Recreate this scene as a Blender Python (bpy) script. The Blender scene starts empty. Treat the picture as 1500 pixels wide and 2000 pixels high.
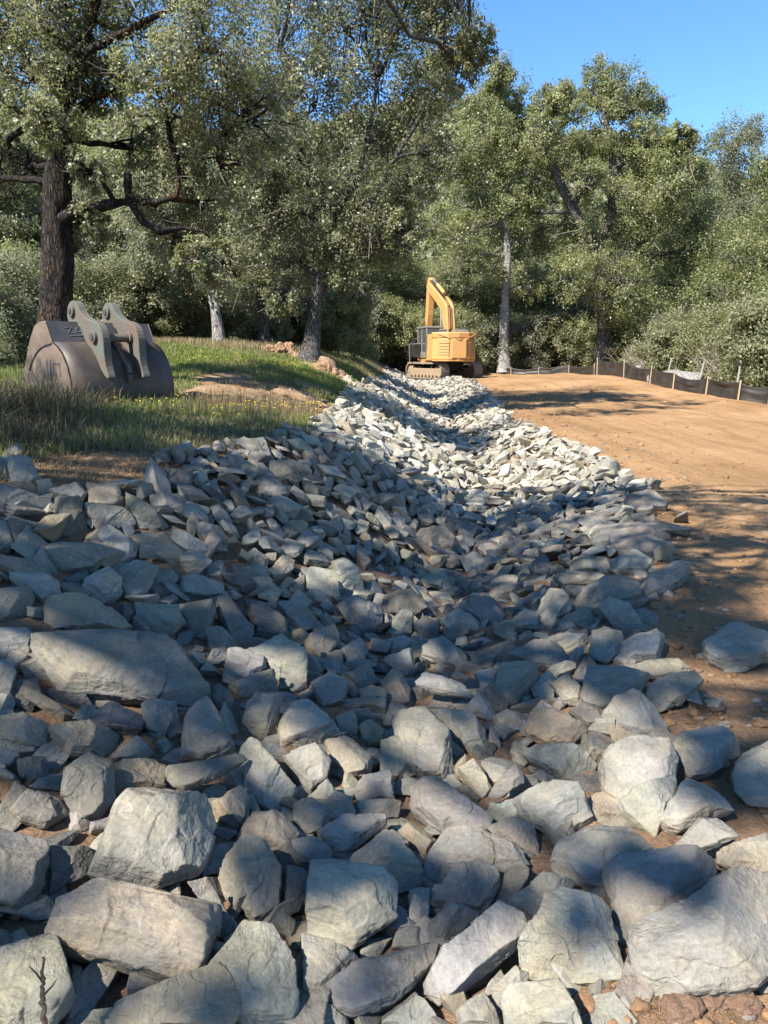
import bpy, bmesh, math, random
import numpy as np
from mathutils import Vector, Matrix

C = bpy.context.scene.collection
S = bpy.context.scene
R = math.radians
rng = np.random.default_rng(11)
random.seed(5)

# ------------------------------------------------------------------ camera, sky, sun, exposure
F_PX, PITCH, EYE = 1447.0, math.atan(310 / 1447.0), 1.75
cam = bpy.data.cameras.new('camera'); cam_o = bpy.data.objects.new('camera', cam); C.objects.link(cam_o)
cam.sensor_fit = 'HORIZONTAL'; cam.sensor_width = 36; cam.lens = 36 * F_PX / 1500
cam.clip_start = 0.05; cam.clip_end = 3000
cam_o.location = (0, 0, EYE); cam_o.rotation_euler = (R(90) - PITCH, 0, 0)
S.camera = cam_o

SUN_EL, SUN_TO = R(47), (-0.71, -0.70)
az = math.atan2(SUN_TO[0], SUN_TO[1])
w = bpy.data.worlds.new('World'); S.world = w; w.use_nodes = True
nt = w.node_tree; bg = nt.nodes['Background']
sky = nt.nodes.new('ShaderNodeTexSky'); sky.sky_type = 'NISHITA'; sky.sun_disc = False
sky.sun_elevation = SUN_EL; sky.sun_rotation = az
sky.air_density = 1.0; sky.dust_density = 0.0; sky.ozone_density = 5.0; sky.altitude = 600
bg.inputs['Strength'].default_value = 0.102
hs = nt.nodes.new('ShaderNodeHueSaturation'); hs.inputs['Saturation'].default_value = 1.14
nt.links.new(sky.outputs[0], hs.inputs['Color']); nt.links.new(hs.outputs[0], bg.inputs['Color'])

sl = bpy.data.lights.new('sun', 'SUN'); so = bpy.data.objects.new('sun', sl); C.objects.link(so)
sl.energy = 5.0; sl.angle = R(0.53); sl.color = (1.0, 0.95, 0.87)
h = math.hypot(*SUN_TO)
sdir = Vector((SUN_TO[0] / h * math.cos(SUN_EL), SUN_TO[1] / h * math.cos(SUN_EL), math.sin(SUN_EL)))
so.rotation_euler = sdir.to_track_quat('Z', 'Y').to_euler(); so.location = sdir * 60

S.view_settings.view_transform = 'Standard'; S.view_settings.look = 'None'
S.view_settings.gamma = 1; S.view_settings.exposure = 1.5; S.view_settings.use_curve_mapping = False
S.render.engine = 'CYCLES'
S.cycles.max_bounces = 7; S.cycles.diffuse_bounces = 4; S.cycles.glossy_bounces = 2
S.cycles.transmission_bounces = 4; S.cycles.transparent_max_bounces = 4
S.cycles.use_denoising = True
S.cycles.sample_clamp_indirect = 6

# ------------------------------------------------------------------ helpers: noise, meshes, tags
def _hash(ix, iy, iz, seed):
    n = (ix.astype(np.int64) * 374761393 + iy.astype(np.int64) * 668265263 + iz.astype(np.int64) * 2147483647 + seed * 1274126177) & 0xFFFFFFFF
    n = ((n ^ (n >> 13)) * 1274126177) & 0xFFFFFFFF
    n = ((n ^ (n >> 16)) * 2246822519) & 0xFFFFFFFF
    return ((n ^ (n >> 15)) & 0xFFFFFF) / float(0xFFFFFF) * 2 - 1

def noise(P, seed=0):
    P = np.asarray(P, float); i = np.floor(P).astype(np.int64); f = P - i; f = f * f * (3 - 2 * f)
    out = 0
    for dx in (0, 1):
        for dy in (0, 1):
            for dz in (0, 1):
                wgt = (f[:, 0] if dx else 1 - f[:, 0]) * (f[:, 1] if dy else 1 - f[:, 1]) * (f[:, 2] if dz else 1 - f[:, 2])
                out = out + wgt * _hash(i[:, 0] + dx, i[:, 1] + dy, i[:, 2] + dz, seed)
    return out

def fbm(P, seed=0, octv=3):
    P = np.asarray(P, float); a, o = 1.0, 0
    for k in range(octv):
        o = o + a * noise(P * (2.03 ** k) + k * 17.3, seed + k); a *= 0.5
    return o

def np_mesh(name, V, polys, smooth=False, attrs=None):
    """polys: list of int arrays (n, k)."""
    me = bpy.data.meshes.new(name)
    V = np.ascontiguousarray(V, np.float32)
    me.vertices.add(len(V)); me.vertices.foreach_set('co', V.ravel())
    polys = [np.asarray(p, np.int32) for p in polys if len(p)]
    loops = np.concatenate([p.ravel() for p in polys]); tot = np.concatenate([np.full(len(p), p.shape[1], np.int32) for p in polys])
    start = np.concatenate([[0], np.cumsum(tot)[:-1]]).astype(np.int32)
    me.loops.add(len(loops)); me.loops.foreach_set('vertex_index', loops)
    me.polygons.add(len(tot)); me.polygons.foreach_set('loop_start', start); me.polygons.foreach_set('loop_total', tot)
    me.polygons.foreach_set('use_smooth', np.full(len(tot), smooth))
    for k, (typ, arr) in (attrs or {}).items():
        a = me.attributes.new(k, typ, 'POINT')
        a.data.foreach_set({'FLOAT': 'value', 'FLOAT_VECTOR': 'vector', 'FLOAT_COLOR': 'color'}[typ], np.ascontiguousarray(arr, np.float32).ravel())
    me.update(); me.validate(verbose=False) if False else None
    return me

def link(name, me, mat=None, parent=None, loc=None):
    o = bpy.data.objects.new(name, me); C.objects.link(o)
    if mat and me and not me.materials: me.materials.append(mat)
    if parent: o.parent = parent
    if loc is not None: o.location = loc
    return o

def tag(o, label=None, cat=None, group=None, kind=None):
    if label: o['label'] = label
    if cat: o['category'] = cat
    if group: o['group'] = group
    if kind: o['kind'] = kind
    return o

def empty(name, loc, rz=0):
    o = bpy.data.objects.new(name, None); C.objects.link(o); o.location = loc; o.rotation_euler = (0, 0, rz)
    o.empty_display_size = 0.2
    return o

class MB:
    """collects polygons for one part"""
    def __init__(s): s.v = []; s.f = []
    def add(s, vs, fs):
        b = len(s.v); s.v += [tuple(map(float, p)) for p in vs]; s.f += [tuple(b + i for i in f) for f in fs]; return s
    def box(s, x0, x1, y0, y1, z0, z1):
        return s.add([(x0,y0,z0),(x1,y0,z0),(x1,y1,z0),(x0,y1,z0),(x0,y0,z1),(x1,y0,z1),(x1,y1,z1),(x0,y1,z1)],
                     [(0,3,2,1),(4,5,6,7),(0,1,5,4),(1,2,6,5),(2,3,7,6),(3,0,4,7)])
    def prism(s, prof, y0, y1):
        """prof in (x,z), extruded along y"""
        n = len(prof)
        return s.add([(p[0], y0, p[1]) for p in prof] + [(p[0], y1, p[1]) for p in prof],
                     [tuple(range(n)), tuple(range(2*n-1, n-1, -1))] + [(i, n+i, n+(i+1)%n, (i+1)%n) for i in range(n)])
    def prismz(s, prof, z0, z1, taper=1.0, c=(0, 0)):
        n = len(prof)
        return s.add([(p[0], p[1], z0) for p in prof] + [(c[0]+(p[0]-c[0])*taper, c[1]+(p[1]-c[1])*taper, z1) for p in prof],
                     [tuple(range(n-1, -1, -1)), tuple(range(n, 2*n))] + [(i, (i+1)%n, n+(i+1)%n, n+i) for i in range(n)])
    def tube(s, pts, rad, n=10, cap=True):
        V, Fq = tube(np.array(pts, float), np.broadcast_to(np.array(rad, float), (len(pts),)), n)
        b = len(s.v); s.v += [tuple(p) for p in V]; s.f += [tuple(int(i)+b for i in f) for f in Fq]
        if cap:
            m = len(pts); s.f += [tuple(b+i for i in range(n-1, -1, -1)), tuple(b+(m-1)*n+i for i in range(n))]
        return s
    def build(s, name, mat, parent=None, bevel=0, seg=2, smooth=False):
        me = bpy.data.meshes.new(name); me.from_pydata(s.v, [], s.f); me.update()
        b = bmesh.new(); b.from_mesh(me); bmesh.ops.recalc_face_normals(b, faces=b.faces); b.to_mesh(me); b.free()
        o = link(name, me, mat, parent)
        if smooth: me.polygons.foreach_set('use_smooth', [True]*len(me.polygons))
        if bevel:
            m = o.modifiers.new('bevel', 'BEVEL'); m.width = bevel; m.segments = seg; m.limit_method = 'ANGLE'; m.angle_limit = R(30)
        return o

def tube(P, r, n):
    T = np.gradient(P, axis=0); T /= np.linalg.norm(T, axis=1)[:, None] + 1e-9
    up = np.array([0, 0, 1.0]) if abs(T[0, 2]) < 0.9 else np.array([1.0, 0, 0])
    A = np.cross(T, up); A /= np.linalg.norm(A, axis=1)[:, None] + 1e-9
    B = np.cross(T, A)
    t = np.arange(n) / n * 2 * np.pi
    V = P[:, None, :] + r[:, None, None] * (np.cos(t)[None, :, None] * A[:, None, :] + np.sin(t)[None, :, None] * B[:, None, :])
    m = len(P); i = np.arange(m - 1)[:, None] * n; j = np.arange(n)[None, :]; k = (np.arange(n) + 1) % n
    Fq = np.stack([i + j, i + k[None, :], i + n + k[None, :], i + n + j], -1).reshape(-1, 4)
    return V.reshape(-1, 3), Fq

# ------------------------------------------------------------------ materials
def new_mat(name):
    m = bpy.data.materials.new(name); m.use_nodes = True
    n = m.node_tree.nodes; return m, n, m.node_tree.links, n['Principled BSDF']

def ramp(n, stops):
    r = n.new('ShaderNodeValToRGB'); e = r.color_ramp.elements
    while len(e) < len(stops): e.new(0.5)
    for el, (p, c) in zip(e, stops): el.position = p; el.color = (*c, 1) if len(c) == 3 else c
    return r

def mixc(n, l, fac, a, b, blend='MIX'):
    m = n.new('ShaderNodeMix'); m.data_type = 'RGBA'; m.blend_type = blend
    for sock, val in ((m.inputs[0], fac), (m.inputs[6], a), (m.inputs[7], b)):
        if isinstance(val, (int, float)): sock.default_value = val
        elif isinstance(val, tuple): sock.default_value = (*val, 1)
        else: l.new(val, sock)
    return m.outputs[2]

def tex(n, l, vec, scale, detail=4, rough=0.55, dist=0.0):
    t = n.new('ShaderNodeTexNoise'); t.inputs['Scale'].default_value = scale; t.inputs['Detail'].default_value = detail
    t.inputs['Roughness'].default_value = rough; t.inputs['Distortion'].default_value = dist
    if vec is not None: l.new(vec, t.inputs['Vector'])
    return t

def mapping(n, l, vec, scale):
    m = n.new('ShaderNodeMapping'); m.inputs['Scale'].default_value = scale; l.new(vec, m.inputs['Vector']); return m.outputs[0]

def attr(n, name):
    a = n.new('ShaderNodeAttribute'); a.attribute_name = name; return a

def bump(n, l, bs, height, strength, dist, prev=None):
    b = n.new('ShaderNodeBump'); b.inputs['Strength'].default_value = strength; b.inputs['Distance'].default_value = dist
    l.new(height, b.inputs['Height'])
    if prev is not None: l.new(prev, b.inputs['Normal'])
    l.new(b.outputs[0], bs.inputs['Normal']); return b.outputs[0]

def rock_material():
    m, n, l, bs = new_mat('rock')
    lc = attr(n, 'lc').outputs['Vector']; rc = attr(n, 'rc').outputs['Color']
    big = tex(n, l, lc, 3.2, 5, 0.6, 0.6)
    r1 = ramp(n, [(0.36, (0, 0, 0)), (0.66, (1, 1, 1))]); l.new(big.outputs[0], r1.inputs[0])
    tan = mixc(n, l, 1.0, rc, (1.10, 1.0, 0.82), 'MULTIPLY')
    c = mixc(n, l, r1.outputs[0], rc, tan)
    streak = tex(n, l, mapping(n, l, lc, (2.0, 5.0, 22.0)), 1.6, 5, 0.65, 1.2)
    r2 = ramp(n, [(0.28, (0.62, 0.63, 0.65)), (0.50, (1, 1, 1)), (0.72, (1.24, 1.22, 1.17))]); l.new(streak.outputs[0], r2.inputs[0])
    c = mixc(n, l, 0.8, c, r2.outputs[0], 'MULTIPLY')
    fine = tex(n, l, lc, 75, 4, 0.75)
    r3 = ramp(n, [(0.30, (0.72, 0.72, 0.72)), (0.68, (1.24, 1.23, 1.20))]); l.new(fine.outputs[0], r3.inputs[0])
    c = mixc(n, l, 0.75, c, r3.outputs[0], 'MULTIPLY')
    vein = tex(n, l, mapping(n, l, lc, (2.0, 2.6, 6.0)), 1.5, 5, 0.55, 0.5)
    r4 = ramp(n, [(0.493, (0, 0, 0)), (0.5, (0.16, 0.16, 0.16)), (0.507, (0, 0, 0))]); l.new(vein.outputs[0], r4.inputs[0])
    c = mixc(n, l, r4.outputs[0], c, (0.42, 0.41, 0.39))
    blot = tex(n, l, lc, 9, 5, 0.7, 0.4)
    r5 = ramp(n, [(0.54, (0, 0, 0)), (0.72, (0.75, 0.75, 0.75))]); l.new(blot.outputs[0], r5.inputs[0])
    c = mixc(n, l, r5.outputs[0], c, (0.165, 0.138, 0.104))
    l.new(c, bs.inputs['Base Color']); bs.inputs['Roughness'].default_value = 0.78
    bs.inputs['Specular IOR Level'].default_value = 0.25
    b0 = tex(n, l, lc, 14, 6, 0.7, 0.3)
    p = bump(n, l, bs, b0.outputs[0], 0.32, 0.03)
    # worn faces are smooth, broken patches are rough
    rm = tex(n, l, lc, 5.0, 2, 0.5); rr = ramp(n, [(0.42, (0.12,)*3), (0.62, (1, 1, 1))]); l.new(rm.outputs[0], rr.inputs[0])
    l.new(rr.outputs[0], p.node.inputs['Strength'])
    p = bump(n, l, bs, streak.outputs[0], 0.42, 0.013, p)
    bump(n, l, bs, fine.outputs[0], 0.35, 0.003, p)
    return m

def leaf_material(name, dark, mid, light, rough=0.5, trans=0.25):
    m, n, l, bs = new_mat(name)
    t = attr(n, 'tone').outputs['Fac']
    r = ramp(n, [(0.0, dark), (0.55, mid), (1.0, light)]); l.new(t, r.inputs[0])
    l.new(r.outputs[0], bs.inputs['Base Color']); bs.inputs['Roughness'].default_value = rough
    bs.inputs['Specular IOR Level'].default_value = 0.45
    tr = n.new('ShaderNodeBsdfTranslucent'); l.new(mixc(n, l, 1.0, r.outputs[0], (1.25, 1.3, 0.8), 'MULTIPLY'), tr.inputs['Color'])
    mx = n.new('ShaderNodeMixShader'); mx.inputs[0].default_value = trans
    l.new(bs.outputs[0], mx.inputs[1]); l.new(tr.outputs[0], mx.inputs[2])
    l.new(mx.outputs[0], n['Material Output'].inputs['Surface'])
    return m

def bark_material(name, a, b, moss=None):
    m, n, l, bs = new_mat(name)
    tc = n.new('ShaderNodeTexCoord').outputs['Object']
    v = tex(n, l, mapping(n, l, tc, (14, 14, 3.0)), 1.0, 6, 0.7, 0.6)
    r = ramp(n, [(0.32, a), (0.68, b)]); l.new(v.outputs[0], r.inputs[0]); c = r.outputs[0]
    p = tex(n, l, tc, 1.7, 5, 0.7, 0.4)
    r2 = ramp(n, [(0.52, (0, 0, 0)), (0.64, (1, 1, 1))]); l.new(p.outputs[0], r2.inputs[0])
    if moss: c = mixc(n, l, r2.outputs[0], c, moss)
    l.new(c, bs.inputs['Base Color']); bs.inputs['Roughness'].default_value = 0.9
    bs.inputs['Specular IOR Level'].default_value = 0.15
    v2 = n.new('ShaderNodeTexVoronoi'); v2.feature = 'DISTANCE_TO_EDGE'; v2.inputs['Scale'].default_value = 1.0
    wv = n.new('ShaderNodeVectorMath'); wv.operation = 'ADD'; l.new(mapping(n, l, tc, (20, 20, 5)), wv.inputs[0]); l.new(v.outputs[1], wv.inputs[1]); l.new(wv.outputs[0], v2.inputs['Vector'])
    rv = ramp(n, [(0.0, (0, 0, 0)), (0.22, (1, 1, 1))]); l.new(v2.outputs['Distance'], rv.inputs[0])
    rd = ramp(n, [(0.0, (0.30,)*3), (0.18, (1, 1, 1))]); l.new(v2.outputs['Distance'], rd.inputs[0])
    l.new(mixc(n, l, 0.45 if a[0] > 0.2 else 0.85, c, rd.outputs[0], 'MULTIPLY'), bs.inputs['Base Color'])
    q_ = bump(n, l, bs, v.outputs[0], 1.0, 0.05)
    bump(n, l, bs, rv.outputs[0], 0.9, 0.04, q_)
    return m

def paint(name, col, rough=0.5, metal=0.0, dirt=(0.3, 0.22, 0.14), amount=0.35, scale=3.0, bumpy=0.0):
    m, n, l, bs = new_mat(name)
    tc = n.new('ShaderNodeTexCoord').outputs['Object']
    t = tex(n, l, tc, scale, 7, 0.68, 0.5)
    r = ramp(n, [(0.42, (0, 0, 0)), (0.72, (amount,)*3)]); l.new(t.outputs[0], r.inputs[0])
    f = tex(n, l, tc, scale*12, 4, 0.7)
    r2 = ramp(n, [(0.3, (0.86,)*3), (0.7, (1.1,)*3)]); l.new(f.outputs[0], r2.inputs[0])
    c = mixc(n, l, r.outputs[0], col, dirt); c = mixc(n, l, 0.8, c, r2.outputs[0], 'MULTIPLY')
    l.new(c, bs.inputs['Base Color']); bs.inputs['Roughness'].default_value = rough; bs.inputs['Metallic'].default_value = metal
    bs.inputs['Specular IOR Level'].default_value = 0.3
    if bumpy: bump(n, l, bs, f.outputs[0], bumpy, 0.01)
    return m

def ground_material():
    m, n, l, bs = new_mat('ground')
    pos = n.new('ShaderNodeNewGeometry').outputs['Position']
    mk = attr(n, 'mask'); sep = n.new('ShaderNodeSeparateColor'); l.new(mk.outputs['Color'], sep.inputs[0])
    big = tex(n, l, pos, 0.35, 6, 0.6, 0.4)
    pad = ramp(n, [(0.3, (0.235, 0.136, 0.064)), (0.55, (0.305, 0.184, 0.091)), (0.75, (0.37, 0.237, 0.128))]); l.new(big.outputs[0], pad.inputs[0])
    trk = tex(n, l, mapping(n, l, pos, (2.2, 0.22, 1)), 1.0, 5, 0.6, 0.7)
    rt = ramp(n, [(0.35, (0.80, 0.78, 0.76)), (0.6, (1.08, 1.08, 1.08))]); l.new(trk.outputs[0], rt.inputs[0])
    c = mixc(n, l, 0.8, pad.outputs[0], rt.outputs[0], 'MULTIPLY')
    soil = ramp(n, [(0.3, (0.115, 0.075, 0.050)), (0.7, (0.26, 0.165, 0.10))])
    sm = tex(n, l, pos, 2.6, 6, 0.7); l.new(sm.outputs[0], soil.inputs[0])
    c = mixc(n, l, sep.outputs[0], c, soil.outputs[0])
    lawn = ramp(n, [(0.35, (0.055, 0.065, 0.026)), (0.65, (0.15, 0.13, 0.06))])
    lm = tex(n, l, pos, 1.1, 6, 0.7); l.new(lm.outputs[0], lawn.inputs[0])
    c = mixc(n, l, sep.outputs[1], c, lawn.outputs[0])
    f = tex(n, l, pos, 38, 5, 0.75)
    r2 = ramp(n, [(0.28, (0.66,)*3), (0.7, (1.22,)*3)]); l.new(f.outputs[0], r2.inputs[0])
    c = mixc(n, l, 0.9, c, r2.outputs[0], 'MULTIPLY')
    l.new(c, bs.inputs['Base Color']); bs.inputs['Roughness'].default_value = 0.95; bs.inputs['Specular IOR Level'].default_value = 0.1
    mid = tex(n, l, pos, 7, 6, 0.7)
    p = bump(n, l, bs, mid.outputs[0], 0.7, 0.07)
    p = bump(n, l, bs, trk.outputs[0], 0.9, 0.08, p)
    bump(n, l, bs, f.outputs[0], 0.8, 0.02, p)
    return m

def vcol_material(name, rough=0.8, trans=0.0):
    m, n, l, bs = new_mat(name)
    c = attr(n, 'rc').outputs['Color']; l.new(c, bs.inputs['Base Color']); bs.inputs['Roughness'].default_value = rough
    bs.inputs['Specular IOR Level'].default_value = 0.2
    if trans:
        tr = n.new('ShaderNodeBsdfTranslucent'); l.new(c, tr.inputs['Color'])
        mx = n.new('ShaderNodeMixShader'); mx.inputs[0].default_value = trans
        l.new(bs.outputs[0], mx.inputs[1]); l.new(tr.outputs[0], mx.inputs[2]); l.new(mx.outputs[0], n['Material Output'].inputs['Surface'])
    return m

M_ROCK = rock_material()
M_LEAF = leaf_material('oak_leaf', (0.10, 0.105, 0.056), (0.212, 0.215, 0.118), (0.30, 0.295, 0.185), 0.45, 0.45)
M_LEAF2 = leaf_material('bright_leaf', (0.10, 0.110, 0.046), (0.222, 0.232, 0.104), (0.31, 0.312, 0.155), 0.45, 0.45)
M_LEAF3 = leaf_material('grey_leaf', (0.10, 0.105, 0.068), (0.212, 0.215, 0.138), (0.30, 0.295, 0.20), 0.5, 0.45)
M_BARK = bark_material('dark_bark', (0.012, 0.010, 0.009), (0.080, 0.068, 0.060), (0.11, 0.060, 0.030))
M_BARKP = bark_material('pale_bark', (0.22, 0.20, 0.18), (0.52, 0.49, 0.46))
M_BARKG = bark_material('grey_bark', (0.050, 0.044, 0.039), (0.23, 0.21, 0.19))
M_GROUND = ground_material()
M_YEL = paint('yellow_paint', (0.50, 0.255, 0.080), 0.5, 0, (0.42, 0.27, 0.14), 0.6)
M_YELD = paint('yellow_paint_dusty', (0.44, 0.235, 0.08), 0.7, 0, (0.30, 0.20, 0.12), 0.8)
M_GREY = paint('grey_paint', (0.125, 0.12, 0.11), 0.6, 0, (0.33, 0.26, 0.18), 0.6)
M_BLACK = paint('black_rubber', (0.018, 0.017, 0.016), 0.6, 0, (0.10, 0.075, 0.05), 0.4)
M_TRACK = paint('track_steel', (0.24, 0.20, 0.165), 0.7, 0, (0.34, 0.25, 0.16), 0.8, 5)
M_DUST = paint('dusty_steel', (0.26, 0.19, 0.12), 0.9, 0, (0.24, 0.17, 0.11), 0.7, 4)
M_CHROME = paint('chrome_rod', (0.55, 0.55, 0.55), 0.3, 0.8, (0.3, 0.25, 0.2), 0.2)
M_BUCKET = paint('worn_shaded_bucket_steel', (0.048, 0.040, 0.036), 0.5, 0.0, (0.140, 0.092, 0.062), 0.7, 2.2, 0.3)  # base tone darkened to hold the shell's shade; rust patches are its own
M_BUCKETS = paint('rusty_bucket_side', (0.150, 0.108, 0.080), 0.8, 0.0, (0.06, 0.046, 0.038), 0.7, 3.0, 0.4)
M_EAR = paint('grey_cast_steel', (0.108, 0.080, 0.063), 0.8, 0.0, (0.05, 0.125, 0.11), 0.7, 4.0, 0.4)
M_BPLATE = paint('dark_plate', (0.040, 0.042, 0.050), 0.55, 0.0, (0.10, 0.085, 0.075), 0.5, 4.0, 0.2)
M_CHALK = paint('chalk', (0.20, 0.20, 0.205), 0.9, 0, (0.2, 0.2, 0.2), 0.5, 30)
M_GLASS, _n, _l, _b = new_mat('cab_glass')
_b.inputs['Base Color'].default_value = (0.06, 0.065, 0.065, 1); _b.inputs['Roughness'].default_value = 0.15
M_STAKE = paint('stake_wood', (0.38, 0.285, 0.185), 0.85, 0, (0.3, 0.22, 0.15), 0.6, 8)
M_POST = paint('weathered_post', (0.26, 0.245, 0.215), 0.85, 0, (0.24, 0.21, 0.18), 0.6, 8)
M_TWIG = paint('dry_twig', (0.20, 0.125, 0.075), 0.9, 0, (0.10, 0.065, 0.04), 0.6, 20)
M_CLOD = paint('brown_clod', (0.15, 0.090, 0.058), 0.95, 0, (0.22, 0.145, 0.095), 0.8, 9, 1.0)
M_BRANCH = paint('pale_twigs', (0.21, 0.185, 0.16), 0.9, 0, (0.12, 0.10, 0.085), 0.8, 6)
M_DIRT = paint('dirt_clod', (0.22, 0.135, 0.08), 0.95, 0, (0.28, 0.195, 0.125), 0.8, 4, 1.0)

def fabric_material():
    m, n, l, bs = new_mat('silt_fabric')
    tc = n.new('ShaderNodeTexCoord').outputs['Object']
    t = tex(n, l, tc, 1.6, 5, 0.6); r = ramp(n, [(0.35, (0.014, 0.012, 0.011)), (0.7, (0.042, 0.035, 0.030))]); l.new(t.outputs[0], r.inputs[0])
    l.new(r.outputs[0], bs.inputs['Base Color']); bs.inputs['Roughness'].default_value = 0.55; return m
M_FAB = fabric_material()

# ------------------------------------------------------------------ terrain
YT = np.arange(-30, 720, 0.1)
def tab(pairs, win=0.8):
    ys, vs = zip(*pairs); v = np.interp(YT, ys, vs); k = int(win / 0.1) | 1
    return np.convolve(np.pad(v, k // 2, mode='edge'), np.ones(k) / k, 'valid')
T_XL = tab([(-5,-4.2),(2,-3.9),(4,-3.9),(4.7,-3.3),(5.3,-2.25),(6.2,-2.0),(7,-1.75),(8.8,-.88),(11,-.75),(15.7,-.75),(20,-.7),(37,.2),(50,.3),(70,.5)])
T_ZL = tab([(-5,.25),(2,.42),(4,.72),(5.4,.78),(8.8,.78),(12,.68),(15.7,.62),(20,.66),(37,.55),(50,.6),(70,.7)])
T_XB = tab([(-5,-.2),(2,.1),(3.5,0),(5.3,.3),(8,1.0),(12.0,1.85),(16.4,2.0),(25.7,2.1),(44,2.0),(70,1.6)], 1.6)
T_ZB = tab([(-5,-.02),(1.5,-.06),(3.5,-.16),(5.3,-.30),(8,-.45),(12.7,-.55),(16.4,-.55),(25.7,-.45),(44,-.1),(60,.2),(70,.4)], 1.6)
T_XR = tab([(-5,.5),(1.6,.5),(1.9,.95),(2.1,1.3),(2.5,1.65),(2.9,1.6),(3.4,1.5),(4,1.55),(5,1.9),(6.4,2.6),(9.4,3.3),(13.5,3.5),(18.5,3.25),(25,3.8),(37,4.6),(48,4.3),(70,4)], 0.4)
T_ZR = tab([(-5,0),(22,0),(30,.06),(46,.28),(60,.45),(90,1.2),(720,1.2)])
T_G = tab([(-5,.1),(6,.1),(8,.2),(11.4,.33),(16,.7),(22,1.22),(28,1.32),(40,1.5),(80,2),(720,2)], 2)

def look(T, y): return np.interp(y, YT, T)
def sm(a, b, x): t = np.clip((x - a) / (b - a), 0, 1); return t * t * (3 - 2 * t)

def ground_z(x, y, rough=True):
    x = np.atleast_1d(np.asarray(x, float)); y = np.atleast_1d(np.asarray(y, float))
    xL, zL, xB, zB, xR, zR, g = (look(T, y) for T in (T_XL, T_ZL, T_XB, T_ZB, T_XR, T_ZR, T_G))
    tl = np.clip((xB - x) / (xB - xL), 0, 1); tr = np.clip((x - xB) / np.maximum(xR - xB, .2), 0, 1)
    f = lambda t: 0.5 * t + 0.5 * t * t * (3 - 2 * t)
    z = np.where(x < xB, zB + (zL - zB) * f(tl), zB + (zR - zB) * f(tr))
    dl = np.maximum(xL - x, 0)
    z = z + g * (1 - np.exp(-dl / 1.5)) + 0.012 * dl * sm(8, 20, y)
    dr = np.maximum(x - 14, 0); z = z - 0.5 * (1 - np.exp(-dr / 4))
    z = z + 0.28 * np.exp(-(((x - 10.5) / 3.0) ** 2 + ((y - 39) / 5.0) ** 2))
    z = z + 0.18 * np.exp(-((x - 12.0) / 0.8) ** 2) * sm(20, 26, y) * (1 - sm(50, 56, y))
    rut = sm(0.2, 1.0, x - xR) * (1 - sm(11, 13, x)); c_ = x - .10 * (y - 10) 
    z = z + rut * (0.030 * noise(np.stack([c_ * 1.7, y * .16, 0 * x], 1), 61) + .014 * noise(np.stack([c_ * 5.5, y * .3, 0 * x], 1), 62))
    if rough:
        P = np.stack([x, y, np.zeros_like(x)], 1)
        z = z + 0.02 * noise(P * 1.3, 3) + 0.012 * noise(P * 4.1, 4) + 0.006 * noise(P * 13, 5) * (y < 14)
    return z

def ridge(x, y):
    top = 50 - 16 * sm(10, 90, x) + 5 * np.sin(x / 23.0) + 3 * np.sin(x / 9.0 + 1)
    return sm(62, 200, y) * top

CP, SP = math.cos(PITCH), math.sin(PITCH)
def ray(u, v):
    a = (np.asarray(u, float) - 750) / F_PX; d = (np.asarray(v, float) - 1000) / F_PX
    return np.stack([a, CP - d * SP, -SP - d * CP], -1)
def to_px(P):
    P = np.asarray(P, float); x = P[..., 0]; y = P[..., 1]; z = P[..., 2] - EYE
    dep = y * CP - z * SP; up = y * SP + z * CP
    return 750 + F_PX * x / dep, 1000 - F_PX * up / dep, dep
def at(u, v, y):
    """point on the photo's ray at ground distance y"""
    d = ray(u, v); return d * (y / d[1]) + np.array([0, 0, EYE])
def hit(u, v, lift=0.0):
    d = ray(u, v); t = np.concatenate([np.arange(1.0, 12, 0.01), np.arange(12, 80, 0.05)])
    P = d[None] * t[:, None]; P[:, 2] += EYE
    below = P[:, 2] < ground_z(P[:, 0], P[:, 1], False) + lift
    i = int(np.argmax(below)) if below.any() else len(t) - 1
    return P[i]

def grid_mesh(name, xs, ys, zf, mat, attrs=None):
    X, Y = np.meshgrid(xs, ys); Z = zf(X.ravel(), Y.ravel())
    V = np.stack([X.ravel(), Y.ravel(), Z], 1); nx, ny = len(xs), len(ys)
    i = (np.arange(ny - 1)[:, None] * nx + np.arange(nx - 1)[None]).ravel()
    Fq = np.stack([i, i + 1, i + nx + 1, i + nx], 1)
    return link(name, np_mesh(name, V, [Fq], True, attrs(V) if attrs else None), mat)

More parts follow.
